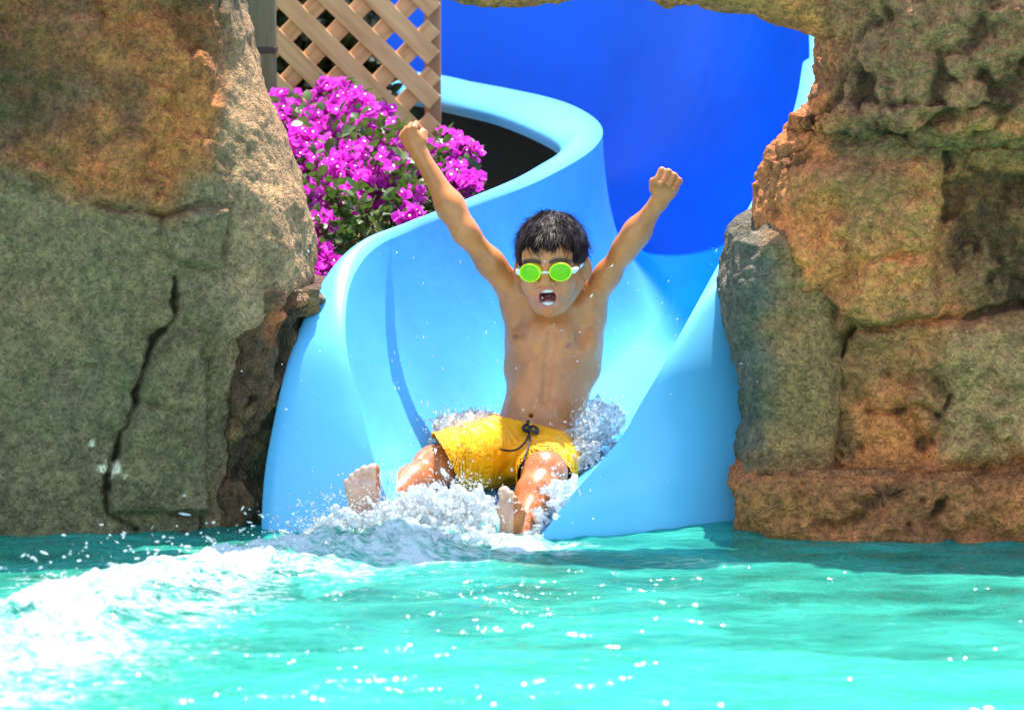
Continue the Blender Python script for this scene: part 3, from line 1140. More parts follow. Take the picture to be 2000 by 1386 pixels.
def right_col(px, py, p, d):
    n1, n2, n3 = fbm(p * 6 + 31, 4), fbm(p * 14 + 17, 4), fbm(p * 3.1 + 41, 3)
    c = blend(np.tile(lin(140, 108, 66), (len(p), 1)),
              (sstep(-0.1, 0.45, n1) * 0.8, OCHRE), (sstep(0.05, 0.5, n2) * 0.6, lin(160, 104, 62)), (sstep(0.1, 0.5, -n1) * 0.6, lin(92, 88, 60)),
              (sstep(0.1, 0.5, n3) * 0.5, lin(176, 140, 70)),
              (soft_inside(px + 30 * n2, py + 30 * n1, [(1650, -200), (2200, -200), (2200, 250), (1700, 250), (1600, 180)], 25) * 0.75, lin(120, 102, 78)),
              (soft_inside(px + 30 * n2, py + 30 * n1, [(1860, 300), (2200, 290), (2200, 600), (1850, 600)], 40) * 0.4, lin(88, 72, 52)),
              (soft_inside(px + 30 * n2, py + 30 * n1, [(1840, 640), (2200, 620), (2200, 890), (1840, 880)], 25) * 0.6, lin(150, 140, 96)),
              (sstep(40, 8, poly_dist(px, py, [(1640, 270), (1760, 285), (2050, 290)]) + 22 * n2) * 0.6, lin(66, 82, 58)),
              (sstep(-0.05, 0.35, fbm(p * 8 + 71, 3)) * sstep(0.1, 0.5, n2) * 0.45, lin(74, 82, 58)),
              (sstep(880, 930, py + 20 * n1) * 0.55, lin(122, 84, 44)),
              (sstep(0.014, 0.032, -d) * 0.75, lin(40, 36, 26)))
    return c * np.array([1.26, .86, .86])


def slab_col(px, py, p, d):
    n1, n2 = fbm(p * 7 + 5, 4), fbm(p * 15, 4)
    return blend(np.tile(lin(84, 90, 86), (len(p), 1)), (sstep(0, 0.5, n1) * 0.5, lin(64, 74, 66)), (sstep(0.1, 0.5, n2) * 0.4, lin(104, 106, 100)),
                 (sstep(1470, 1545, px + 40 * n2) * 0.9, lin(140, 104, 64)), (sstep(860, 900, py + 20 * n1) * 0.6, BROWN))


def make_right_rock():
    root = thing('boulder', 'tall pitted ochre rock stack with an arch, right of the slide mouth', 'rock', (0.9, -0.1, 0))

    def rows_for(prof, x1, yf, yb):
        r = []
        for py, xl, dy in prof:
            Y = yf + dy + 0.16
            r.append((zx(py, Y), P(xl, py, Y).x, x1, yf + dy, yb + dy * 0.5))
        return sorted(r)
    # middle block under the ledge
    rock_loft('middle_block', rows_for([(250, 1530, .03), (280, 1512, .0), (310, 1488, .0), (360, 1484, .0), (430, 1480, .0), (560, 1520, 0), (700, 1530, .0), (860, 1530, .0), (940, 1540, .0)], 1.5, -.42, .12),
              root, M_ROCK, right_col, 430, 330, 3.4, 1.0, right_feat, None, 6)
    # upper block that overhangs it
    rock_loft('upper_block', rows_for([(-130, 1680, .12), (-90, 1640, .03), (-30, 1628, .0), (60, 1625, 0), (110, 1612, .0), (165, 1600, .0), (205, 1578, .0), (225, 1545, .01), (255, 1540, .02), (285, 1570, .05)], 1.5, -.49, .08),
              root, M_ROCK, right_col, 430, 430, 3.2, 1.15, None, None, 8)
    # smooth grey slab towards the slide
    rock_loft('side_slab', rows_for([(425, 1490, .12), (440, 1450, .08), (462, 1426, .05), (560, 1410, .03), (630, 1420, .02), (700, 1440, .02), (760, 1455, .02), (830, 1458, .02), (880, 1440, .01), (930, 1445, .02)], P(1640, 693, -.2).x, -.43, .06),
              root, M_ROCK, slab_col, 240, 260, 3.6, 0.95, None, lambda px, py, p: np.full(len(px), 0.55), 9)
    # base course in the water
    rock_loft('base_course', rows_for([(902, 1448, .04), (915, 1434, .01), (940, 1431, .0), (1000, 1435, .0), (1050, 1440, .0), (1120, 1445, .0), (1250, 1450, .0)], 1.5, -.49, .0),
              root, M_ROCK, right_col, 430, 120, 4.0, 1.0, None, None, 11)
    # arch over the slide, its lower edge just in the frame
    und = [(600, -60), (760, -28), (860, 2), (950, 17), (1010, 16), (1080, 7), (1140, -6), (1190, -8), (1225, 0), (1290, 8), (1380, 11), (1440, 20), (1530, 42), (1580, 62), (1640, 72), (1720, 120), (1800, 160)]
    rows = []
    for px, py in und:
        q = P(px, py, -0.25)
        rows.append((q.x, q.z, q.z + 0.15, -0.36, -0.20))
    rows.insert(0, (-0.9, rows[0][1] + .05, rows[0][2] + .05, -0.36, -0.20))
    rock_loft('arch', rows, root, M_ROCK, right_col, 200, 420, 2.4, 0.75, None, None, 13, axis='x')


make_right_rock()

# ------------------------------------------------------------------ post, trellis, plants
def box_mesh(name, sx, sy, sz, bev=0.003):
    import bmesh
    bm = bmesh.new()
    bmesh.ops.create_cube(bm, size=1)
    bmesh.ops.scale(bm, vec=(sx, sy, sz), verts=bm.verts)
    bmesh.ops.bevel(bm, geom=list(bm.edges), offset=bev, segments=1, affect='EDGES')
    me = bpy.data.meshes.new(name)
    bm.to_mesh(me)
    bm.free()
    return me


def place(name, me, mat, parent, loc, rot=(0, 0, 0)):
    me = me.copy() if me.materials and me.materials[0] != mat else me
    if not me.materials:
        me.materials.append(mat)
    o = bpy.data.objects.new(name, me)
    COL.objects.link(o)
    if parent is not None:
        o.parent = parent
        o.matrix_parent_inverse = Matrix.Translation(-parent.location)
    o.location = loc
    o.rotation_euler = rot
    return o


LY = 1.32


def make_trellis():
    root = thing('trellis', 'diagonal cedar lattice trellis panel behind the magenta flowers', 'trellis', (P(700, 300, LY).x, LY, 0.06))
    xl, xr = P(480, 150, LY).x, P(832, 150, LY).x
    zb, zt = P(700, 330, LY).z, P(700, -260, LY).z

    def clip(x0, z0, dx, dz):
        ts = []
        for v, d, lo, hi in ((x0, dx, xl, xr + 0.02), (z0, dz, zb, zt)):
            a, b = (lo - v) / d, (hi - v) / d
            ts.append((min(a, b), max(a, b)))
        t0, t1 = max(ts[0][0], ts[1][0]), min(ts[0][1], ts[1][1])
        return (t0, t1) if t1 - t0 > 0.06 else None
    s = math.sqrt(0.5)
    pitch = 90 * (LY + 8) / F_PX
    # '\' slats in front
    base = P(645, 0, LY)
    for k in range(-9, 10):
        x0 = base.x + k * pitch
        c = clip(x0, base.z, s, -s)
        if c:
            L = c[1] - c[0]
            m = (c[0] + c[1]) / 2
            place('slat', box_mesh('slat', 0.045, 0.010, L, 0.002), M_LATTICE, root, (x0 + s * m, LY - 0.0055 + random.uniform(-.001, .001), base.z - s * m), (0, math.radians(-45 + random.uniform(-.6, .6)), 0))
    base = P(628, 0, LY)
    for k in range(-9, 12):
        x0 = base.x + k * pitch
        c = clip(x0, base.z, s, s)
        if c:
            L = c[1] - c[0]
            m = (c[0] + c[1]) / 2
            place('slat', box_mesh('slat', 0.045, 0.010, L, 0.002), M_LATTICE, root, (x0 + s * m, LY + 0.0055 + random.uniform(-.001, .001), base.z + s * m), (0, math.radians(45 + random.uniform(-.6, .6)), 0))
    q = P(845, 150, LY)
    place('stile', box_mesh('stile', 0.04, 0.035, zt - 0.06 + 0.02, 0.003), M_STILE, root, (q.x, LY + 0.031, (zt + 0.06) / 2))


make_trellis()


def make_post():
    q = P(508, 100, 1.15)
    root = thing('fence_post', 'weathered greenish wooden post left of the trellis', 'post', (q.x, 1.15, 0.06))
    place('timber', box_mesh('timber', 0.085, 0.085, 1.7, 0.006), M_POST, root, (q.x - 0.005, 1.15, 0.06 + 0.85))
    place('band', box_mesh('band', 0.090, 0.090, 0.016, 0.002), plain('rusty_band', (0.06, 0.035, 0.02), 0.7, 40), root, (q.x - 0.005, 1.15, P(508, 97, 1.15).z))


make_post()


def petal(bend=0.25):
    """pointed oval with a folded middle, length 1 along x"""
    xs = [0, 0.25, 0.55, 0.8, 1.0]
    ws = [0.06, 0.34, 0.42, 0.27, 0.0]
    V, F = [], []
    for x, w in zip(xs, ws):
        z = bend * x * x
        V += [(x, -w, z + 0.12 * w), (x, 0, z), (x, w, z + 0.12 * w)]
    for k in range(4):
        a = k * 3
        F += [(a, a + 3, a + 4, a + 1), (a + 1, a + 4, a + 5, a + 2)]
    return np.array(V, float), F


def rotm(d, roll):
    d = Vector(d).normalized()
    q = d.to_track_quat('X', 'Z').to_matrix()
    return np.array(q @ Matrix.Rotation(roll, 3, 'X'))


def flower_geom():
    V, F = [], []
    pv, pf = petal(0.35)
    pv = pv * [1, 1.25, 1]
    for k in range(3):
        a = k * 2 * math.pi / 3
        R = np.array(Matrix.Rotation(a, 3, 'Z') @ Matrix.Rotation(math.radians(-42), 3, 'Y'))
        o = len(V)
        V += (pv @ R.T).tolist()
        F += [tuple(i + o for i in q) for q in pf]
    return np.array(V), F


BLOBS = [  # px, py, Y, radius (m) of flower clumps
    (560, 240, .95, .055), (590, 285, .85, .06), (660, 200, 1.1, .055), (690, 215, 1.05, .05), (640, 250, .95, .06), (700, 255, 1.0, .055), (650, 185, 1.12, .035),
    (600, 330, .75, .06), (650, 345, .7, .05), (690, 320, .8, .06), (740, 350, .72, .065), (660, 400, .6, .05), (640, 385, .62, .045), (720, 380, .68, .05), (760, 260, 1.1, .045), (770, 295, 1.0, .045), (745, 230, 1.15, .03),
    (880, 290, .8, .045), (905, 300, .75, .03), (865, 315, .85, .04), (900, 350, .65, .04), (880, 370, .6, .04), (915, 375, .6, .025), (555, 200, 1.05, .03), (620, 450, .42, .035), (612, 500, .32, .035), (610, 540, .26, .03), (625, 520, .30, .03), (800, 390, .5, .03), (760, 345, .7, .04), (800, 430, .42, .02),
    (560, 310, .8, .05), (830, 340, .75, .04)]
GREENS = [(700, 300, .9, .10), (760, 370, .65, .09), (800, 350, .7, .09), (640, 300, .8, .10), (690, 420, .5, .07), (620, 400, .55, .07), (580, 350, .7, .07), (850, 350, .68, .08), (740, 290, .95, .08), (640, 470, .38, .05), (720, 430, .45, .06), (810, 400, .5, .05), (600, 260, .95, .08), (870, 380, .6, .05)]


def make_bougainvillea():
    base = P(700, 480, .6)
    root = thing('bougainvillea', 'bougainvillea bush in full magenta bloom in front of the trellis', 'shrub', (base.x, .6, 0.06))
    rng = np.random.default_rng(3)
    # stems
    parts = []
    for px, py, Y, r in BLOBS + GREENS:
        e = P(px, py, Y)
        b = Vector((base.x + rng.normal() * .05, .6 + rng.normal() * .05, 0.02))
        mid = b.lerp(e, 0.55) + Vector((rng.normal() * .03, rng.normal() * .03, 0.05))
        path = [b, b.lerp(mid, .5) + Vector((0, 0, .02)), mid, mid.lerp(e, .5) + Vector((0, 0, .015)), e]
        parts.append(tube(path, [.008, .007, .005, .0035, .0015], 5))
    v, f = join(parts)
    mesh_np('stem', v, f, M_STEM, root)
    fv, ff = flower_geom()
    fmesh = bpy.data.meshes.new('flower')
    fmesh.from_pydata([tuple(v) for v in fv.tolist()], [], ff)
    fmesh.materials.append(M_BRACT)
    fl = []
    for px, py, Y, r in BLOBS:
        c = np.array(P(px, py, Y))
        for _ in range(int(34 * (r / .05) ** 2) + 8):
            d = rng.normal(size=3)
            d /= np.linalg.norm(d)
            if d[1] > 0.5:
                d[1] *= -1
            pos = c + d * r * rng.uniform(.55, 1.12) * [1, 1, .85]
            fl.append((pos, d + [0, -.25, .5], rng.uniform(.016, .026)))
    fl.sort(key=lambda q: q[0][1])
    near = fl[:280]
    rest = fl[280:]
    for pos, d, s in near:
        o = bpy.data.objects.new('flower', fmesh)
        COL.objects.link(o)
        o.parent = root
        o.matrix_parent_inverse = Matrix.Translation(-root.location)
        R = Vector(d).normalized().to_track_quat('Z', 'Y').to_matrix() @ Matrix.Rotation(rng.uniform(0, 6), 3, 'Z')
        o.matrix_basis = Matrix.LocRotScale(Vector(pos), R.to_quaternion(), Vector((s, s, s)))
    VV, FF = [], []
    F4 = np.array(ff)
    for i, (pos, d, s) in enumerate(rest):
        R = np.array(Vector(d).normalized().to_track_quat('Z', 'Y').to_matrix() @ Matrix.Rotation(rng.uniform(0, 6), 3, 'Z'))
        VV.append(fv * s @ R.T + pos)
        FF.append(F4 + i * len(fv))
    o = mesh_np('blossom', np.vstack(VV), np.vstack(FF), M_BRACT, root, smooth=False)
    o['kind'] = 'stuff'
    # cream florets in the heart of the bracts
    VV = []
    for i, (pos, d, s) in enumerate(fl[::2]):
        n = np.array(d) / np.linalg.norm(d)
        a = np.cross(n, [0.3, 0.2, 0.9]); a /= np.linalg.norm(a)
        b = np.cross(n, a)
        t = pos + n * s * .75
        w = s * .16
        VV += [t + a * w, t + b * w, t - a * w, t - b * w]
    o = mesh_np('floret', np.array(VV), np.arange(len(VV)).reshape(-1, 4), M_FLORET, root, smooth=False)
    o['kind'] = 'stuff'
    # leaves
    lv, lf = petal(-0.2)
    lf = np.array(lf)
    lvs = []
    for px, py, Y, r in GREENS + BLOBS:
        c = np.array(P(px, py, Y + 0.015))
        for _ in range(95 if (px, py, Y, r) in GREENS else 22):
            d = rng.normal(size=3)
            d /= np.linalg.norm(d)
            pos = c + d * r * rng.uniform(.3, 1.15)
            lvs.append((pos, rotm(d + rng.normal(size=3) * .5 + [0, -.2, .1], rng.uniform(-1.2, 1.2)), rng.uniform(.016, .034)))
    lvs.sort(key=lambda q: q[0][1])
    lmesh = bpy.data.meshes.new('leaf')
    lmesh.from_pydata([tuple(v) for v in (lv * [1, .9, 1]).tolist()], [], [tuple(q) for q in lf.tolist()])
    lmesh.materials.append(M_LEAF)
    for pos, R, s in lvs[:260]:
        o = bpy.data.objects.new('leaf', lmesh)
        COL.objects.link(o)
        o.parent = root
        o.matrix_parent_inverse = Matrix.Translation(-root.location)
        o.matrix_basis = Matrix.LocRotScale(Vector(pos), Matrix(R.tolist()).to_quaternion(), Vector((s, s, s)))
    VV = [lv * [s, s * .9, s] @ R.T + pos for pos, R, s in lvs[260:]]
    FF = [lf + k * len(lv) for k in range(len(VV))]
    o = mesh_np('foliage', np.vstack(VV), np.vstack(FF), M_LEAF, root, smooth=False)
    o['kind'] = 'stuff'


make_bougainvillea()


def make_shrub(name, label, blobs, mat, n, s0, s1, seed):
    rng = np.random.default_rng(seed)
    b0 = np.mean([np.array(P(px, py, Y)) for px, py, Y, r in blobs], 0)
    root = thing(name, label, 'shrub', (float(b0[0]), float(b0[1]), 0.06))
    parts = []
    for px, py, Y, r in blobs:
        e = P(px, py, Y)
        b = Vector((float(b0[0]) + rng.normal() * .05, float(b0[1]), 0.02))
        parts.append(tube([b, b.lerp(e, .5) + Vector((rng.normal() * .03, 0, .04)), e], [.01, .007, .002], 5))
    v, f = join(parts)
    mesh_np('stem', v, f, M_STEM, root)
    lv, lf = petal(-0.2)
    lf = np.array(lf)
    VV, FF = [], []
    k = 0
    for px, py, Y, r in blobs:
        c = np.array(P(px, py, Y))
        for _ in range(n):
            d = rng.normal(size=3)
            d /= np.linalg.norm(d)
            pos = c + d * r * rng.uniform(.2, 1.1)
            s = rng.uniform(s0, s1)
            VV.append(lv * s @ rotm(d + rng.normal(size=3) * .6, rng.uniform(-1.5, 1.5)).T + pos)
            FF.append(lf + k * len(lv))
            k += 1
    o = mesh_np('leaf', np.vstack(VV), np.vstack(FF), mat, root, smooth=False)
    o['kind'] = 'stuff'


make_shrub('shrub', 'dark green shrub seen through the gaps of the trellis', [(540, 40, 1.6, .13), (600, 90, 1.62, .13), (640, 20, 1.62, .12), (560, 160, 1.58, .13), (640, 180, 1.58, .13), (600, -60, 1.65, .14), (700, 190, 1.55, .1), (500, 100, 1.6, .14), (460, 0, 1.6, .16), (690, 130, 1.55, .07)], M_DARKLEAF, 260, .03, .06, 5)


def make_planter():
    def colf(px, py, p, d):
        n1 = fbm(p * 9, 4)
        return blend(np.tile(lin(150, 120, 104), (len(p), 1)), (sstep(0, .5, n1), lin(120, 92, 76)))
    root = thing('stone', 'pinkish stone half hidden under the bougainvillea', 'stone', (P(690, 480, .5).x, .5, 0.06))
    x0, x1 = P(632, 480, .5).x, P(800, 480, .5).x
    z1 = P(700, 455, .5).z
    rock_loft('stone_body', [(0.0, x0, x1, .42, .7), (z1 - .08, x0, x1, .42, .7), (z1 - .02, x0 + .02, x1 - .02, .44, .68), (z1, x0 + .06, x1 - .06, .48, .64)], root, M_ROCK, colf, 80, 60, 3, .6, None, None, 15)


make_planter()

# ------------------------------------------------------------------ the boy
def PT(px, py, Y):
    return np.array(P(px, py, Y))


HC = PT(1076, 520, .085)
HYAW, HROLL, HPITCH = math.radians(9), math.radians(2.5), math.radians(4)
HR = np.array((Matrix.Rotation(-HYAW, 3, 'Z') @ Matrix.Rotation(HPITCH, 3, 'X') @ Matrix.Rotation(-HROLL, 3, 'Y')))


def H(x, y, z):
    return HC + HR @ np.array([x, y, z * .945], float)


def unit(v):
    v = np.array(v, float)
    return v / np.linalg.norm(v)


def fist(f, W, u, n, s, sc=1.0):
    """closed hand: W wrist, u along the forearm, n palm side, s towards the thumb"""
    u = unit(u)
    n = unit(np.array(n) - u * np.dot(u, n))
    s = unit(np.cross(u, n)) * np.sign(np.dot(np.cross(u, n), s))
    g = lambda a, b, c: W + (u * a + n * b + s * c) * sc
    f.cone(g(-.01, 0, 0), g(.02, .002, 0), .019 * sc, .021 * sc, .015)
    R = np.stack([u, n, s], 1)
    f.ell(g(.034, .003, 0), np.array([.032, .017, .030]) * sc, R, .012)
    f.ell(g(.024, .012, .016), np.array([.020, .012, .013]) * sc, R, .008)
    f.ell(g(.024, .011, -.017), np.array([.021, .011, .011]) * sc, R, .008)
    for i, o in enumerate((.0235, .0078, -.0078, -.0225)):
        r = (.0088, .0092, .0088, .0078)[i] * sc
        L = (1.0, 1.06, 1.0, .86)[i]
        up = (.0, .003, .001, -.004)[i]
        k0 = g(.056 + up, .0, o)
        k1 = g(.062 + up, .024 * L, o)
        k2 = g(.040 + up, .033 * L, o * .98)
        k3 = g(.034 + up, .018, o * .96)
        f.cone(k0, k1, r * 1.08, r, .004)
        f.cone(k1, k2, r, r * .95, .0015)
        f.cone(k2, k3, r * .95, r * .9, .0015)
    f.cone(g(.012, .010, .024), g(.030, .026, .030), .0115 * sc, .0105 * sc, .006)
    f.cone(g(.030, .026, .030), g(.034, .040, .010), .0098 * sc, .0085 * sc, .002)


def foot(f, A, t, n, m, sc=1.0):
    """A ankle, t heel to toes, n out of the sole, m towards the big toe"""
    t = unit(t)
    n = unit(np.array(n) - t * np.dot(t, n))
    mm = np.cross(t, n)
    m = mm * np.sign(np.dot(mm, m))
    g = lambda a, b, c: A + (t * a + n * b + m * c) * sc
    R = np.stack([t, n, m], 1)
    f.cone(g(0, 0, 0), g(-.018, .022, 0), .028 * sc, .026 * sc, .02)
    f.ell(g(-.022, .026, 0), np.array([.030, .022, .024]) * sc, R, .012)
    f.cone(g(-.012, .02, -.008), g(.07, .022, -.012), .021 * sc, .020 * sc, .012)
    f.cone(g(.0, .0, .004), g(.075, .016, .012), .026 * sc, .018 * sc, .015)
    f.ell(g(.080, .026, .017), np.array([.020, .013, .018]) * sc, R, .010)
    f.ell(g(.074, .026, -.014), np.array([.019, .012, .020]) * sc, R, .010)
    for o, b, L, r in ((.024, .098, .024, .0125), (.0065, .100, .022, .0085), (-.0065, .096, .018, .0080), (-.018, .090, .014, .0076), (-.029, .082, .010, .0072)):
        f.cone(g(b - .016, .020, o * .95), g(b + L * .3, .021, o), r * sc * .9, r * sc * .85, .003)
        f.ell(g(b + L * .62, .025, o), np.array([r * 1.15, r, r * 1.05]) * sc, R, .003)


def make_person():
    root = thing('person', 'boy in yellow swim shorts sliding with both fists raised and mouth open', 'person', (0.05, 0.1, 0.03))
    f = Field((-.44, -.56, -.10), (.40, .30, .88), .0027)
    # trunk
    f.ell(PT(1045, 862, .115), (.090, .068, .075), None, .0)
    f.ell(PT(1066, 795, .125), (.086, .058, .105), None, .05)
    f.ell(PT(1083, 695, .15), (.088, .066, .120), None, .05)
    f.ell(PT(1082, 640, .165), (.080, .052, .060), None, .04)
    f.cone(PT(1014, 625, .155), PT(1006, 720, .15), .023, .017, .045)
    f.cone(PT(1150, 635, .155), PT(1152, 720, .15), .025, .017, .045)
    f.ell(PT(1044, 662, .108), (.044, .022, .034), None, .05)
    f.ell(PT(1118, 670, .108), (.044, .022, .034), None, .05)
    f.ell(PT(1052, 790, .085), (.05, .022, .07), None, .05)
    # neck, trapezius, shoulders
    f.cone(PT(1082, 622, .165), H(0, .022, -.045), .037, .034, .03)
    for sx, sy in ((1022, 596), (1140, 610)):
        f.cone(PT(1079, 596, .175), PT(sx, sy, .165), .030, .034, .03)
        f.ell(PT(sx, sy, .155), (.040, .042, .044), None, .03)
    f.cone(PT(1070, 632, .110), PT(1026, 612, .120), .0085, .0095, .014)
    f.cone(PT(1094, 634, .110), PT(1134, 622, .120), .0085, .0095, .014)
    # right arm (image left)
    S, E, W = PT(1018, 588, .155), PT(908, 452, .10), PT(815, 292, .14)
    f.cone(S, S * .45 + E * .55, .034, .0275, .03)
    f.cone(S * .45 + E * .55, E, .0275, .0228, .02)
    f.cone(E, E * .70 + W * .30, .0232, .0262, .03)
    f.cone(E * .70 + W * .30, W, .0262, .0165, .03)
    fist(f, W, PT(793, 254, .14) - W, (.25, .75, .25), (1, -.2, .2), .78)
    # left arm (image right)
    S, E, W = PT(1142, 603, .155), PT(1222, 484, .10), PT(1292, 386, .06)
    f.cone(S, S * .45 + E * .55, .034, .0265, .03)
    f.cone(S * .45 + E * .55, E, .0265, .0222, .02)
    f.cone(E, E * .68 + W * .32, .0225, .0245, .03)
    f.cone(E * .68 + W * .32, W, .0245, .0165, .03)
    fist(f, W, PT(1311, 345, .055) - W, (-.12, -1, .18), (-1, 0, 0), .90)
    # legs
    Hh, K, A = PT(1003, 878, .09), PT(850, 912, -.19), PT(716, 1016, -.40)
    f.cone(Hh, K, .060, .041, .03)
    f.ell(K + [0, -.004, .004], (.040, .043, .038), None, .02)
    f.cone(K, K * .68 + A * .32, .036, .037, .02)
    f.cone(K * .68 + A * .32, A, .037, .024, .02)
    foot(f, A, (-.05, -.18, 1.0), (-.12, -1, .05), (1, 0, 0), 1.02)
    Hh, K, A = PT(1080, 885, .09), PT(1064, 925, -.20), PT(1012, 1052, -.38)
    f.cone(Hh, K, .062, .043, .03)
    f.ell(K + [0, -.004, .004], (.041, .045, .042), None, .02)
    f.cone(K, K * .68 + A * .32, .038, .041, .02)
    f.cone(K * .68 + A * .32, A, .041, .026, .02)
    foot(f, A + [-.012, -.02, -.012], (.16, -.15, 1.0), (-.62, -.78, .1), (-1, .6, .2), .98)
    # head
    f.ell(H(0, .022, .030), (.0705, .086, .074), HR, .02)
    f.ell(H(0, -.018, -.020), (.0575, .057, .072), HR, .02)
    f.cone(H(-.050, .010, -.040), H(-.020, -.040, -.082), .020, .019, .02)
    f.cone(H(.050, .010, -.040), H(.020, -.040, -.082), .020, .019, .02)
    f.ell(H(0, -.054, -.090), (.016, .016, .015), HR, .018)
    f.ell(H(-.033, -.047, -.024), (.024, .022, .024), HR, .018)
    f.ell(H(.033, -.047, -.024), (.024, .022, .024), HR, .018)
    f.cone(H(-.036, -.056, .024), H(.036, -.056, .024), .014, .014, .016)
    f.ell(H(0, -.046, .038), (.048, .020, .028), HR, .02)
    f.ell(H(-.030, -.074, .0), (.017, .010, .012), HR, .010, 'cut')
    f.ell(H(.030, -.074, .0), (.017, .010, .012), HR, .010, 'cut')
    f.cone(H(0, -.070, .012), H(0, -.085, -.020), .0070, .0105, .010)
    f.ell(H(0, -.088, -.023), (.0112, .0100, .0092), HR, .006)
    f.ell(H(-.0138, -.077, -.027), (.0080, .0095, .0075), HR, .004)
    f.ell(H(.0138, -.077, -.027), (.0080, .0095, .0075), HR, .004)
    f.ell(H(-.0080, -.083, -.0345), (.0045, .006, .0045), HR, .003, 'cut')
    f.ell(H(.0080, -.083, -.0345), (.0045, .006, .0045), HR, .003, 'cut')
    # lips round the shouting mouth
    MC = np.array([0, -.0665, -.0590])
    f.ell(H(*(MC + [0, .012, 0])), (.028, .017, .029), HR, .014)
    ring = []
    for a in np.linspace(0, 2 * math.pi, 21):
        x, z = .0205 * math.cos(a), .0200 * math.sin(a) + (-.0012 if abs(math.cos(a)) > .5 else 0)
        ring.append((x, -.0705 + .22 * abs(x), MC[2] + z,   .0050 if math.sin(a) > 0 else .0062))
    for a, b in zip(ring[:-1], ring[1:]):
        f.cone(H(*a[:3]), H(*b[:3]), a[3], b[3], .003, m=.02)
    f.ell(H(*(MC + [0, -.002, 0])), (.0182, .034, .0178), HR, .003, 'cut')
    for sx in (-1, 1):      # shouting folds beside the mouth
        f.cone(H(sx * .0215, -.0745, -.026), H(sx * .0330, -.0600, -.058), .0022, .0020, .007, 'cut', m=.02)
        f.ell(H(sx * .0365, -.0480, -.038), (.014, .015, .018), HR, .018)
    # teeth and tongue
    for zt, rr in ((.0142, .0044), (-.0155, .0036)):
        pts = [(.0155 * math.sin(a), -.0640 + .010 * (1 - math.cos(a)), MC[2] + zt) for a in np.linspace(-1.2, 1.2, 9)]
        for a, b in zip(pts[:-1], pts[1:]):
            f.cone(H(*a), H(*b), rr, rr, 0, m=.02)
    f.ell(H(0, -.050, MC[2] - .0100), (.012, .017, .0055), HR, .002)
    # ears
    for sx in (-1, 1):
        Re = HR @ np.array(Matrix.Rotation(sx * math.radians(-34), 3, 'Z'))
        f.ell(H(sx * .0740, .020, -.012), (.0070, .015, .0255), Re, .005)
        f.ell(H(sx * .0800, .009, -.010), (.0060, .010, .017), Re, .004, 'cut')
    # hollows under the arms, rib arch
    f.ell(PT(1137, 645, .088), (.012, .016, .028), None, .03, 'cut')
    f.ell(PT(1010, 628, .092), (.010, .014, .024), None, .03, 'cut')
    # navel
    f.ell(PT(1038, 811, .062), (.006, .010, .0045), None, .010, 'cut')
    # sternum groove, ribs
    f.cone(PT(1078, 650, .074), PT(1064, 780, .054), .004, .004, .020, 'cut')
    V, Q = f.mesh()
    N = vertex_normals(V, Q)
    # colours of the skin itself
    base = np.array((0.60, 0.205, 0.060))
    n = fbm(V * 14, 3)
    col = base[None, :] * (1 + .16 * n[:, None]) * (1 + .06 * fbm(V * 45, 3)[:, None])
    px, py = proj(V)
    L = (V - HC) @ HR / [1, 1, .945]                       # head-local
    w = lambda d, r0, r1: sstep(r1, r0, d)
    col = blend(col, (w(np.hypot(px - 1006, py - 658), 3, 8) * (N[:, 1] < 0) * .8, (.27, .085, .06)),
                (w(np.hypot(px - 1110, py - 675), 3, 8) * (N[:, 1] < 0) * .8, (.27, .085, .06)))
    front = (L[:, 1] < -.03) & (np.abs(L[:, 2]) < .12) & (np.abs(L[:, 0]) < .08)
    e = np.hypot(L[:, 0] / .0205, (L[:, 2] - MC[2]) / .0200)
    lipm = np.exp(-((e - 1.06) / .20) ** 2) * front * (L[:, 1] < -.058)
    col = blend(col, (lipm * .65, (.58, .15, .12)))
    ins = (e < .98) & front & (np.abs(L[:, 2] - MC[2]) < .0215)
    deep = ins & (L[:, 1] > -.0648)
    col[deep] = (.16, .03, .03)
    tooth = ins & (L[:, 1] > -.0690) & (L[:, 1] < -.050) & ((np.abs(L[:, 2] - MC[2] - .0142) < .0050) | (np.abs(L[:, 2] - MC[2] + .0155) < .0042))
    col[tooth] = (.80, .77, .68)
    tong = ins & (L[:, 1] > -.067) & (L[:, 1] < -.03) & (L[:, 2] - MC[2] < -.0015) & (L[:, 2] - MC[2] > -.0110)
    col[tong] = (.45, .14, .13)
    for sx in (-1, 1):      # brows, eyes
        bx = sx * L[:, 0]
        arch = .0205 + .006 * np.sin(np.clip((bx - .008) / .042, 0, 1) * math.pi)
        br = np.exp(-((L[:, 2] - arch) / .0046) ** 2) * sstep(.006, .012, bx) * sstep(.056, .044, bx) * (L[:, 1] < -.03)
        col = blend(col, (np.clip(br * 1.6, 0, .95), (.022, .011, .007)))
        ee = np.hypot((bx - .030) / .012, L[:, 2] / .0055)
        ew = sstep(1.1, .8, ee) * (L[:, 1] < -.04)
        col = blend(col, (ew, (.65, .62, .58)), (sstep(1.1, .9, np.hypot(bx - .030, L[:, 2]) / .0055) * (L[:, 1] < -.04), (.03, .02, .015)))
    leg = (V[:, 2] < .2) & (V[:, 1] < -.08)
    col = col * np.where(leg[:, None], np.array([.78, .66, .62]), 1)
    # soles and palms paler, knees and cheeks redder
    foot_m = ((px < 735) & (py > 895)) | ((px < 1003) & (px > 940) & (py > 945) & (V[:, 1] < -.33))
    col = blend(col, (foot_m * .65, (.78, .50, .36)), (foot_m * sstep(.25, .6, -N[:, 1] * 0 + fbm(V * 40, 2)) * .3, (.75, .36, .28)))
    toe = foot_m & (py < 945) & (px < 735)
    col = blend(col, (toe * .4, (.74, .38, .30)))
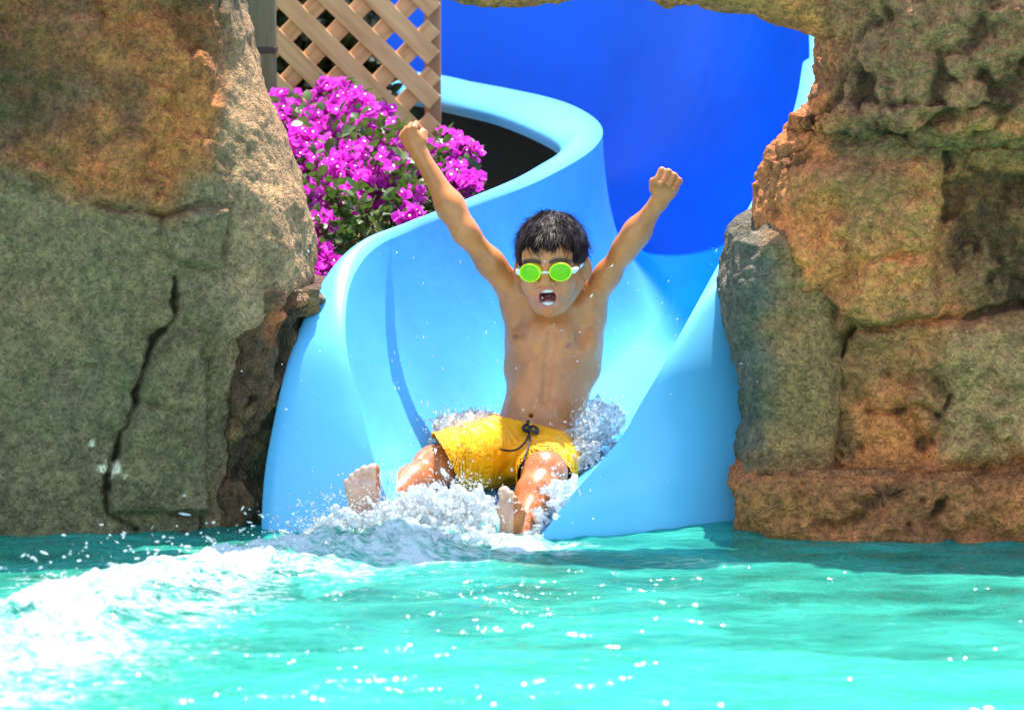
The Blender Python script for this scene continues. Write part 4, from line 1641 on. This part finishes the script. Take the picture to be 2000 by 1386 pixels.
    col = blend(col, (np.exp(-(np.hypot(np.abs(L[:, 0]) - .036, L[:, 2] + .028) / .02) ** 2) * front * .25, (.60, .24, .17)))
    col = np.clip(col, 0, 1)
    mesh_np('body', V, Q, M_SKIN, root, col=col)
    # hair: a cap over the scalp plus loose strands
    hf = Field(HC - [.11, .11, .10], HC + [.11, .14, .14], .0025)
    hf.ell(H(0, .024, .036), (.0768, .0985, .0800), HR)
    s, X, Y, Z = hf.sub(hf.lo, hf.lo + hf.h * hf.n)
    G = np.stack(np.broadcast_arrays(X, Y, Z), -1).astype(float)
    Lg = (G - HC) @ HR / [1, 1, .945]
    hf.F += (.0045 * fbm(Lg * [55, 55, 30], 3)).astype(np.float32)
    # hairline: low at the sides and back, across the forehead in front
    ang = np.arctan2(np.abs(Lg[..., 0]), -(Lg[..., 1] - .02))         # 0 = front
    line = .055 - .010 * np.sin(Lg[..., 0] * 140) * np.exp(-(Lg[..., 0] / .05) ** 2) * .5
    line = line - .045 * sstep(.50, .85, ang) - .055 * sstep(1.75, 2.3, ang)
    line = line + .0030 * np.sin(Lg[..., 0] * 420 + 1) + .007 * fbm(Lg * [70, 20, 20], 3)
    hf.F = np.maximum(hf.F, ((line - Lg[..., 2]) * .8).astype(np.float32))
    hv, hq = hf.mesh()
    cap = mesh_np('hair', hv, hq, M_HAIR, root)
    rng = np.random.default_rng(11)
    nS = 11000
    d = rng.normal(size=(nS, 3))
    d /= np.linalg.norm(d, axis=1, keepdims=True)
    rl = np.array([.0768, .0985, .0840])
    pl = d * rl * .985 + [0, .026, .036]
    a2 = np.arctan2(np.abs(pl[:, 0]), -(pl[:, 1] - .02))
    hl = .058 - .045 * sstep(.50, .85, a2) - .055 * sstep(1.75, 2.3, a2)
    pl = pl[pl[:, 2] > hl]
    nrm = (pl - [0, .026, .036]) / rl ** 2
    nrm /= np.linalg.norm(nrm, axis=1, keepdims=True)
    crown = np.array([.005, .06, .11])
    flow = pl - crown
    flow -= nrm * (flow * nrm).sum(1, keepdims=True)
    flow /= np.linalg.norm(flow, axis=1, keepdims=True) + 1e-6
    cl = np.stack([fbm(pl * 60 + 3, 2), fbm(pl * 60 + 13, 2), fbm(pl * 60 + 33, 2)], -1)
    flow += rng.normal(size=flow.shape) * .16 + cl * .9
    Ls = rng.uniform(.014, .034, (len(pl), 1))
    VV, nseg = [], 4
    side = np.cross(nrm, flow)
    side /= np.linalg.norm(side, axis=1, keepdims=True)
    wd = rng.uniform(.0007, .0013, (len(pl), 1))
    for k in range(nseg):
        t = k / (nseg - 1)
        c = pl + flow * Ls * t + nrm * Ls * (.38 * t - .40 * t * t)
        VV.append(np.stack([c - side * wd * (1 - .85 * t), c + side * wd * (1 - .85 * t)], 1))
    VV = np.stack(VV, 1)                                    # n, seg, 2, 3
    idx = np.arange(len(pl))[:, None] * (nseg * 2)
    FF = np.concatenate([idx + np.array([[2 * k, 2 * k + 1, 2 * k + 3, 2 * k + 2]]) for k in range(nseg - 1)], 0)
    VW = (VV.reshape(-1, 3) * [1, 1, .945]) @ HR.T + HC
    st = mesh_np('strand', VW, FF, M_HAIR, cap)
    st['kind'] = 'stuff'
    # swim shorts
    sf = Field((-.20, -.32, .0), (.24, .24, .30), .003)

    def shape(g, off, ext):
        g.ell(PT(1044, 862, .11), np.array([.104, .082, .092]) + off, None, 0)
        g.ell(PT(1054, 822, .118), np.array([.098, .071, .06]) + off, None, .03)
        a, b = PT(1000, 876, .07), PT(868, 901, -.16)
        b2 = b + (b - a) * ext
        g.cone(a, b2, .080 + off, .060 + off, .03)
        a, b = PT(1076, 888, .06), PT(1062, 932, -.19)
        b2 = b + (b - a) * ext
        g.cone(a, b2, .078 + off, .050 + off, .025)
    shape(sf, 0, .25)
    s, X, Y, Z = sf.sub(sf.lo, sf.lo + sf.h * sf.n)
    G = np.stack(np.broadcast_arrays(X, Y, Z), -1).astype(float)
    axis = unit(PT(868, 901, -.16) - PT(1000, 876, .07))
    ta = G @ axis
    perp = G - ta[..., None] * axis
    wr = fbm(np.concatenate([(ta * 26)[..., None] + 1.5 * fbm(G * 9, 2)[..., None], perp[..., :2] * 9], -1), 3, ridge=True)
    sf.F -= (.0058 * wr + .004 * fbm(G * 18 + 4, 3)).astype(np.float32)
    inner = Field((-.20, -.32, .0), (.24, .24, .30), .003)
    shape(inner, -.007, .6)
    inner.F -= (.0058 * wr + .004 * fbm(G * 18 + 4, 3)).astype(np.float32)
    sf.F = np.maximum(sf.F, -inner.F)
    wp, wn_ = PT(1045, 827, .05), np.array([.22, .10, .95])
    sf.halfspace(wp, wn_)
    hp = PT(872, 905, -.16)
    hn = unit(np.array([-.86, -.16, -.44]))
    sf.halfspace(hp, hn, hi=(PT(965, 900, 0)[0], .3, .4))
    sf.halfspace(PT(1066, 918, -.202), (.0, -1, -.25), lo=(PT(985, 900, 0)[0], -.4, -.1))
    sv, sq = sf.mesh()
    sh = mesh_np('shorts', sv, sq, M_SHORTS, root)

    def front_y(px, py):
        """depth of the shorts' front at a pixel"""
        qx, qy = proj(sv)
        dd = np.hypot(qx - px, qy - py)
        m = dd < 6
        return (sv[m, 1].min() if m.any() else .03) - .004
    parts = []
    cords = [[(1034, 832), (1033, 846), (1035, 860), (1031, 875), (1024, 893), (1021, 908), (1018, 925)],
             [(1033, 846), (1026, 862), (1012, 876), (995, 880), (978, 877)],
             [(1035, 838), (1026, 842), (1022, 834), (1030, 828), (1034, 835)],
             [(1033, 836), (1042, 832), (1050, 838), (1045, 843), (1036, 840)],
             [(1034, 838), (1044, 844), (1050, 846)], [(1030, 828), (1031, 822)], [(1028, 839), (1040, 841)]]
    for k, c in enumerate(cords):
        pts = [P(x, y, front_y(x, y)) for x, y in c]
        sm = catmull([tuple(p) for p in pts], len(pts) * 4)
        parts.append(tube([tuple(p) for p in sm], .0022 if k < 2 else .0034, 6))
    v, fc = join(parts)
    mesh_np('drawstring', v, fc, M_CORD, sh)


make_person()


def make_goggles():
    root = thing('swim_goggles', 'neon green swim goggles worn by the boy', 'goggles', tuple(H(0, -.08, 0)))
    lm, nt, b = new_mat('neon_green_lens')
    b.inputs['Base Color'].default_value = (0.40, 1.0, 0.012, 1)
    b.inputs['Roughness'].default_value = 0.12
    tr = nt.nodes.new('ShaderNodeBsdfTransparent')
    tr.inputs[0].default_value = (0.45, 1.0, 0.05, 1)
    tl = nt.nodes.new('ShaderNodeBsdfTranslucent')
    tl.inputs[0].default_value = (0.30, 0.95, 0.02, 1)
    m1 = nt.nodes.new('ShaderNodeMixShader')
    m1.inputs[0].default_value = .3
    nt.links.new(b.outputs[0], m1.inputs[1])
    nt.links.new(tl.outputs[0], m1.inputs[2])
    m2 = nt.nodes.new('ShaderNodeMixShader')
    m2.inputs[0].default_value = .28
    nt.links.new(m1.outputs[0], m2.inputs[1])
    nt.links.new(tr.outputs[0], m2.inputs[2])
    nt.links.new(m2.outputs[0], nt.nodes['Material Output'].inputs[0])
    fm = plain('yellow_green_frame', (0.80, 1.0, 0.015), .25)
    wm = plain('clear_white_silicone', (0.80, 0.86, 0.84), .25)
    for sx in (-1, 1):
        yaw = sx * math.radians(14)
        R = HR @ np.array(Matrix.Rotation(yaw, 3, 'Z'))
        c = H(sx * .0305, -.073, .0)
        loc = lambda x, y, z: c + R @ np.array([x, y, z])
        V, F = [], []
        nr, na = 7, 32
        a, bb = .0215, .0175
        for i in range(nr):
            q = i / (nr - 1)
            for j in range(na):
                th = 2 * math.pi * j / na
                sq = 1 + .06 * math.cos(2 * th) * 0
                V.append(loc(a * q * math.cos(th) * sq, -.010 - .0035 * (1 - q * q), bb * q * math.sin(th)))
        for i in range(nr - 1):
            for j in range(na):
                j2 = (j + 1) % na
                F.append((i * na + j, i * na + j2, (i + 1) * na + j2, (i + 1) * na + j))
        mesh_np('lens', np.array(V), F, lm, root)
        # frame: ring with a skirt that reaches the face
        prof = [(1.0, -.0085), (1.02, -.012), (1.09, -.0125), (1.13, -.010), (1.12, -.002), (1.06, .008), (1.0, .012), (.97, .004)]
        V, F = [], []
        for s, y in prof:
            for j in range(na):
                th = 2 * math.pi * j / na
                V.append(loc(a * s * math.cos(th), y, bb * s * math.sin(th)))
        for i in range(len(prof)):
            for j in range(na):
                j2 = (j + 1) % na
                i2 = (i + 1) % len(prof)
                F.append((i * na + j, i * na + j2, i2 * na + j2, i2 * na + j))
        mesh_np('frame', np.array(V), F, fm, root)
        # clip at the temple
        parts = [tube([tuple(loc(sx * .0235, -.006, 0)), tuple(loc(sx * .030, -.001, .0005)), tuple(loc(sx * .037, .010, .002))], [.0062, .0066, .0048], 8)]
        v, fc = join(parts)
        mesh_np('clip', v, fc, wm, root)
    v, fc = join([tube([tuple(H(-.0105, -.081, -.001)), tuple(H(0, -.0835, .0005)), tuple(H(.0105, -.081, -.001))], .0028, 8)])
    mesh_np('nose_bridge', v, fc, wm, root)
    V, F = [], []
    n = 60
    for i in range(n):
        th = math.radians(-118 + 236 * i / (n - 1))
        for dz in (-.004, .004):
            for e in (.0, .002):
                r = 1 + e / .08
                V.append(H(.0722 * r * math.sin(th), .024 + .0885 * r * math.cos(th), .006 + .014 * math.cos(th) + dz))
    for i in range(n - 1):
        b0, b1 = i * 4, (i + 1) * 4
        F += [(b0, b1, b1 + 2, b0 + 2), (b0 + 1, b0 + 3, b1 + 3, b1 + 1), (b0, b0 + 1, b1 + 1, b1), (b0 + 2, b1 + 2, b1 + 3, b0 + 3)]
    mesh_np('strap', np.array(V), F, wm, root)


make_goggles()

# ------------------------------------------------------------------ splash, foam and drops
def ico():
    t = (1 + 5 ** .5) / 2
    v = np.array([(-1, t, 0), (1, t, 0), (-1, -t, 0), (1, -t, 0), (0, -1, t), (0, 1, t), (0, -1, -t), (0, 1, -t), (t, 0, -1), (t, 0, 1), (-t, 0, -1), (-t, 0, 1)], float)
    v /= np.linalg.norm(v, axis=1, keepdims=True)
    f = np.array([(0, 11, 5), (0, 5, 1), (0, 1, 7), (0, 7, 10), (0, 10, 11), (1, 5, 9), (5, 11, 4), (11, 10, 2), (10, 7, 6), (7, 1, 8), (3, 9, 4), (3, 4, 2), (3, 2, 6), (3, 6, 8), (3, 8, 9), (4, 9, 5), (2, 4, 11), (6, 2, 10), (8, 6, 7), (9, 8, 1)])
    return v, f


def drops_mesh(name, pos, rad, mat, stretch=None):
    v, f = ico()
    n = len(pos)
    S = stretch
    V = np.repeat(v[None], n, 0) * rad[:, None, None]
    k = np.linalg.norm(S, axis=1)
    dr = S / (k[:, None] + 1e-9)
    V = V + ((V * dr[:, None, :]).sum(-1) * k[:, None])[..., None] * dr[:, None, :]
    V = (V + pos[:, None]).reshape(-1, 3)
    Fc = (f[None] + (np.arange(n) * len(v))[:, None, None]).reshape(-1, 3)
    o = mesh_np(name, V, Fc, mat)
    o['kind'] = 'stuff'
    return o


def froth(fl):
    """break the smooth drops up"""
    near = np.argwhere(np.abs(fl.F) < .016)
    q = fl.lo + fl.h * near
    fl.F[near[:, 0], near[:, 1], near[:, 2]] += (.0075 * fbm(q * 75, 4, .65) + .003).astype(np.float32)


def make_splash():
    rng = np.random.default_rng(21)
    # white water in front of the legs: (px, py, Y, radius px spread, count)
    front = [(620, 1040, -.52, 40, 26, 160), (680, 1020, -.52, 48, 36, 240), (740, 1004, -.48, 42, 30, 260), (800, 994, -.44, 40, 28, 260), (850, 985, -.45, 44, 40, 280), (900, 990, -.42, 34, 34, 220), (760, 1040, -.56, 70, 20, 260), (860, 1040, -.54, 60, 22, 220), (935, 1030, -.47, 26, 26, 120),
             (560, 1066, -.52, 40, 14, 100), (930, 975, -.34, 24, 20, 80), (870, 966, -.36, 30, 16, 80), (1035, 1048, -.42, 16, 14, 60), (1060, 1000, -.33, 20, 40, 80), (1090, 960, -.30, 26, 30, 90)]
    fl = Field((-.60, -.75, -.04), (.26, -.16, .20), .0036)
    cnt = []
    for px, py, Y, sx, sy, n in front:
        for _ in range(n):
            c = PT(px + rng.normal() * sx * .6, py + 14 + rng.normal() * sy * .55, Y + rng.normal() * .04)
            r = rng.uniform(.004, .012)
            fl.cone(c, c + rng.normal(size=3) * .008, r, r * .7, .005, m=.012)
            cnt.append((c, r))
    froth(fl)
    V, Q = fl.mesh()
    o = mesh_np('splash_foam', V, Q, M_FOAM)
    o['kind'] = 'stuff'
    tag(o, 'white foaming splash thrown up round the boy\'s legs and feet', 'splash')
    # clear water thrown up beside the hips
    side = [(1165, 835, .02, 36, 28, 240), (1185, 805, .03, 20, 12, 80), (1135, 860, .0, 26, 22, 160), (1150, 885, -.03, 22, 18, 120), (1120, 905, -.06, 20, 16, 90), (1205, 820, .03, 10, 10, 40),
            (880, 842, -.06, 26, 22, 240), (915, 822, -.02, 22, 10, 110), (860, 865, -.10, 12, 14, 70), (940, 815, .02, 12, 8, 50), (1160, 795, .04, 8, 8, 20)]
    fl = Field((-.26, -.22, .0), (.30, .30, .34), .0042)
    for px, py, Y, sx, sy, n in side:
        for _ in range(n):
            c = PT(px + np.clip(rng.normal(), -1.6, 1.6) * sx * .6, py + np.clip(rng.normal(), -1.6, 1.6) * sy * .6, Y + rng.normal() * .025)
            r = rng.uniform(.004, .012)
            fl.cone(c, c + rng.normal(size=3) * .01, r, r * .6, .007, m=.012)
    froth(fl)
    V, Q = fl.mesh()
    o = mesh_np('splash_water', V, Q, M_SPLASH)
    o['kind'] = 'stuff'
    tag(o, 'clear splash water thrown up on both sides of the boy\'s hips', 'splash')
    # drops
    pos, rad = [], []
    for px, py, Y, sx, sy, n in front + side:
        for _ in range(int(n * 1.5)):
            c = PT(px + rng.normal() * sx * 1.0, py + rng.normal() * sy * 1.0 - 6, Y + rng.normal() * .05)
            pos.append(c)
            rad.append(rng.uniform(.0005, .0019))
    for _ in range(420):                                 # along the foam ridge
        k = rng.uniform(0, len(RIDGE_W) - 1.01)
        i = int(k)
        c2 = RIDGE_W[i] * (1 - k + i) + RIDGE_W[i + 1] * (k - i)
        x, y = c2 + rng.normal(size=2) * [.09, .08]
        zz = abs(rng.normal()) * .035 + .02 + (.03 if k < 6 else .04)
        pos.append(np.array([x, y, zz]))
        rad.append(rng.uniform(.0008, .003))
    for _ in range(230):                                 # stray spray in front of the slide and rocks
        px, py = rng.uniform(420, 1500), rng.uniform(480, 1040)
        if rng.random() < .5:
            px, py = rng.normal(820, 170), rng.normal(820, 130)
        pos.append(PT(px, py, rng.uniform(-.55, -.1)))
        rad.append(rng.uniform(.0005, .0016))
    pos, rad = np.array(pos), np.array(rad)
    ok = pos[:, 2] > .0
    pos, rad = pos[ok], rad[ok]
    vel = pos - PT(900, 1010, -.2)
    vel[:, 2] += .05
    vel = vel / (np.linalg.norm(vel, axis=1, keepdims=True) + 1e-6) + rng.normal(size=vel.shape) * .35
    vel *= rng.uniform(.0, 2.2, (len(pos), 1)) ** 1.5
    o = drops_mesh('water_drops', pos, rad, M_SPLASH, vel)
    tag(o, 'fine spray drops flying round the splash', 'spray')


make_splash()
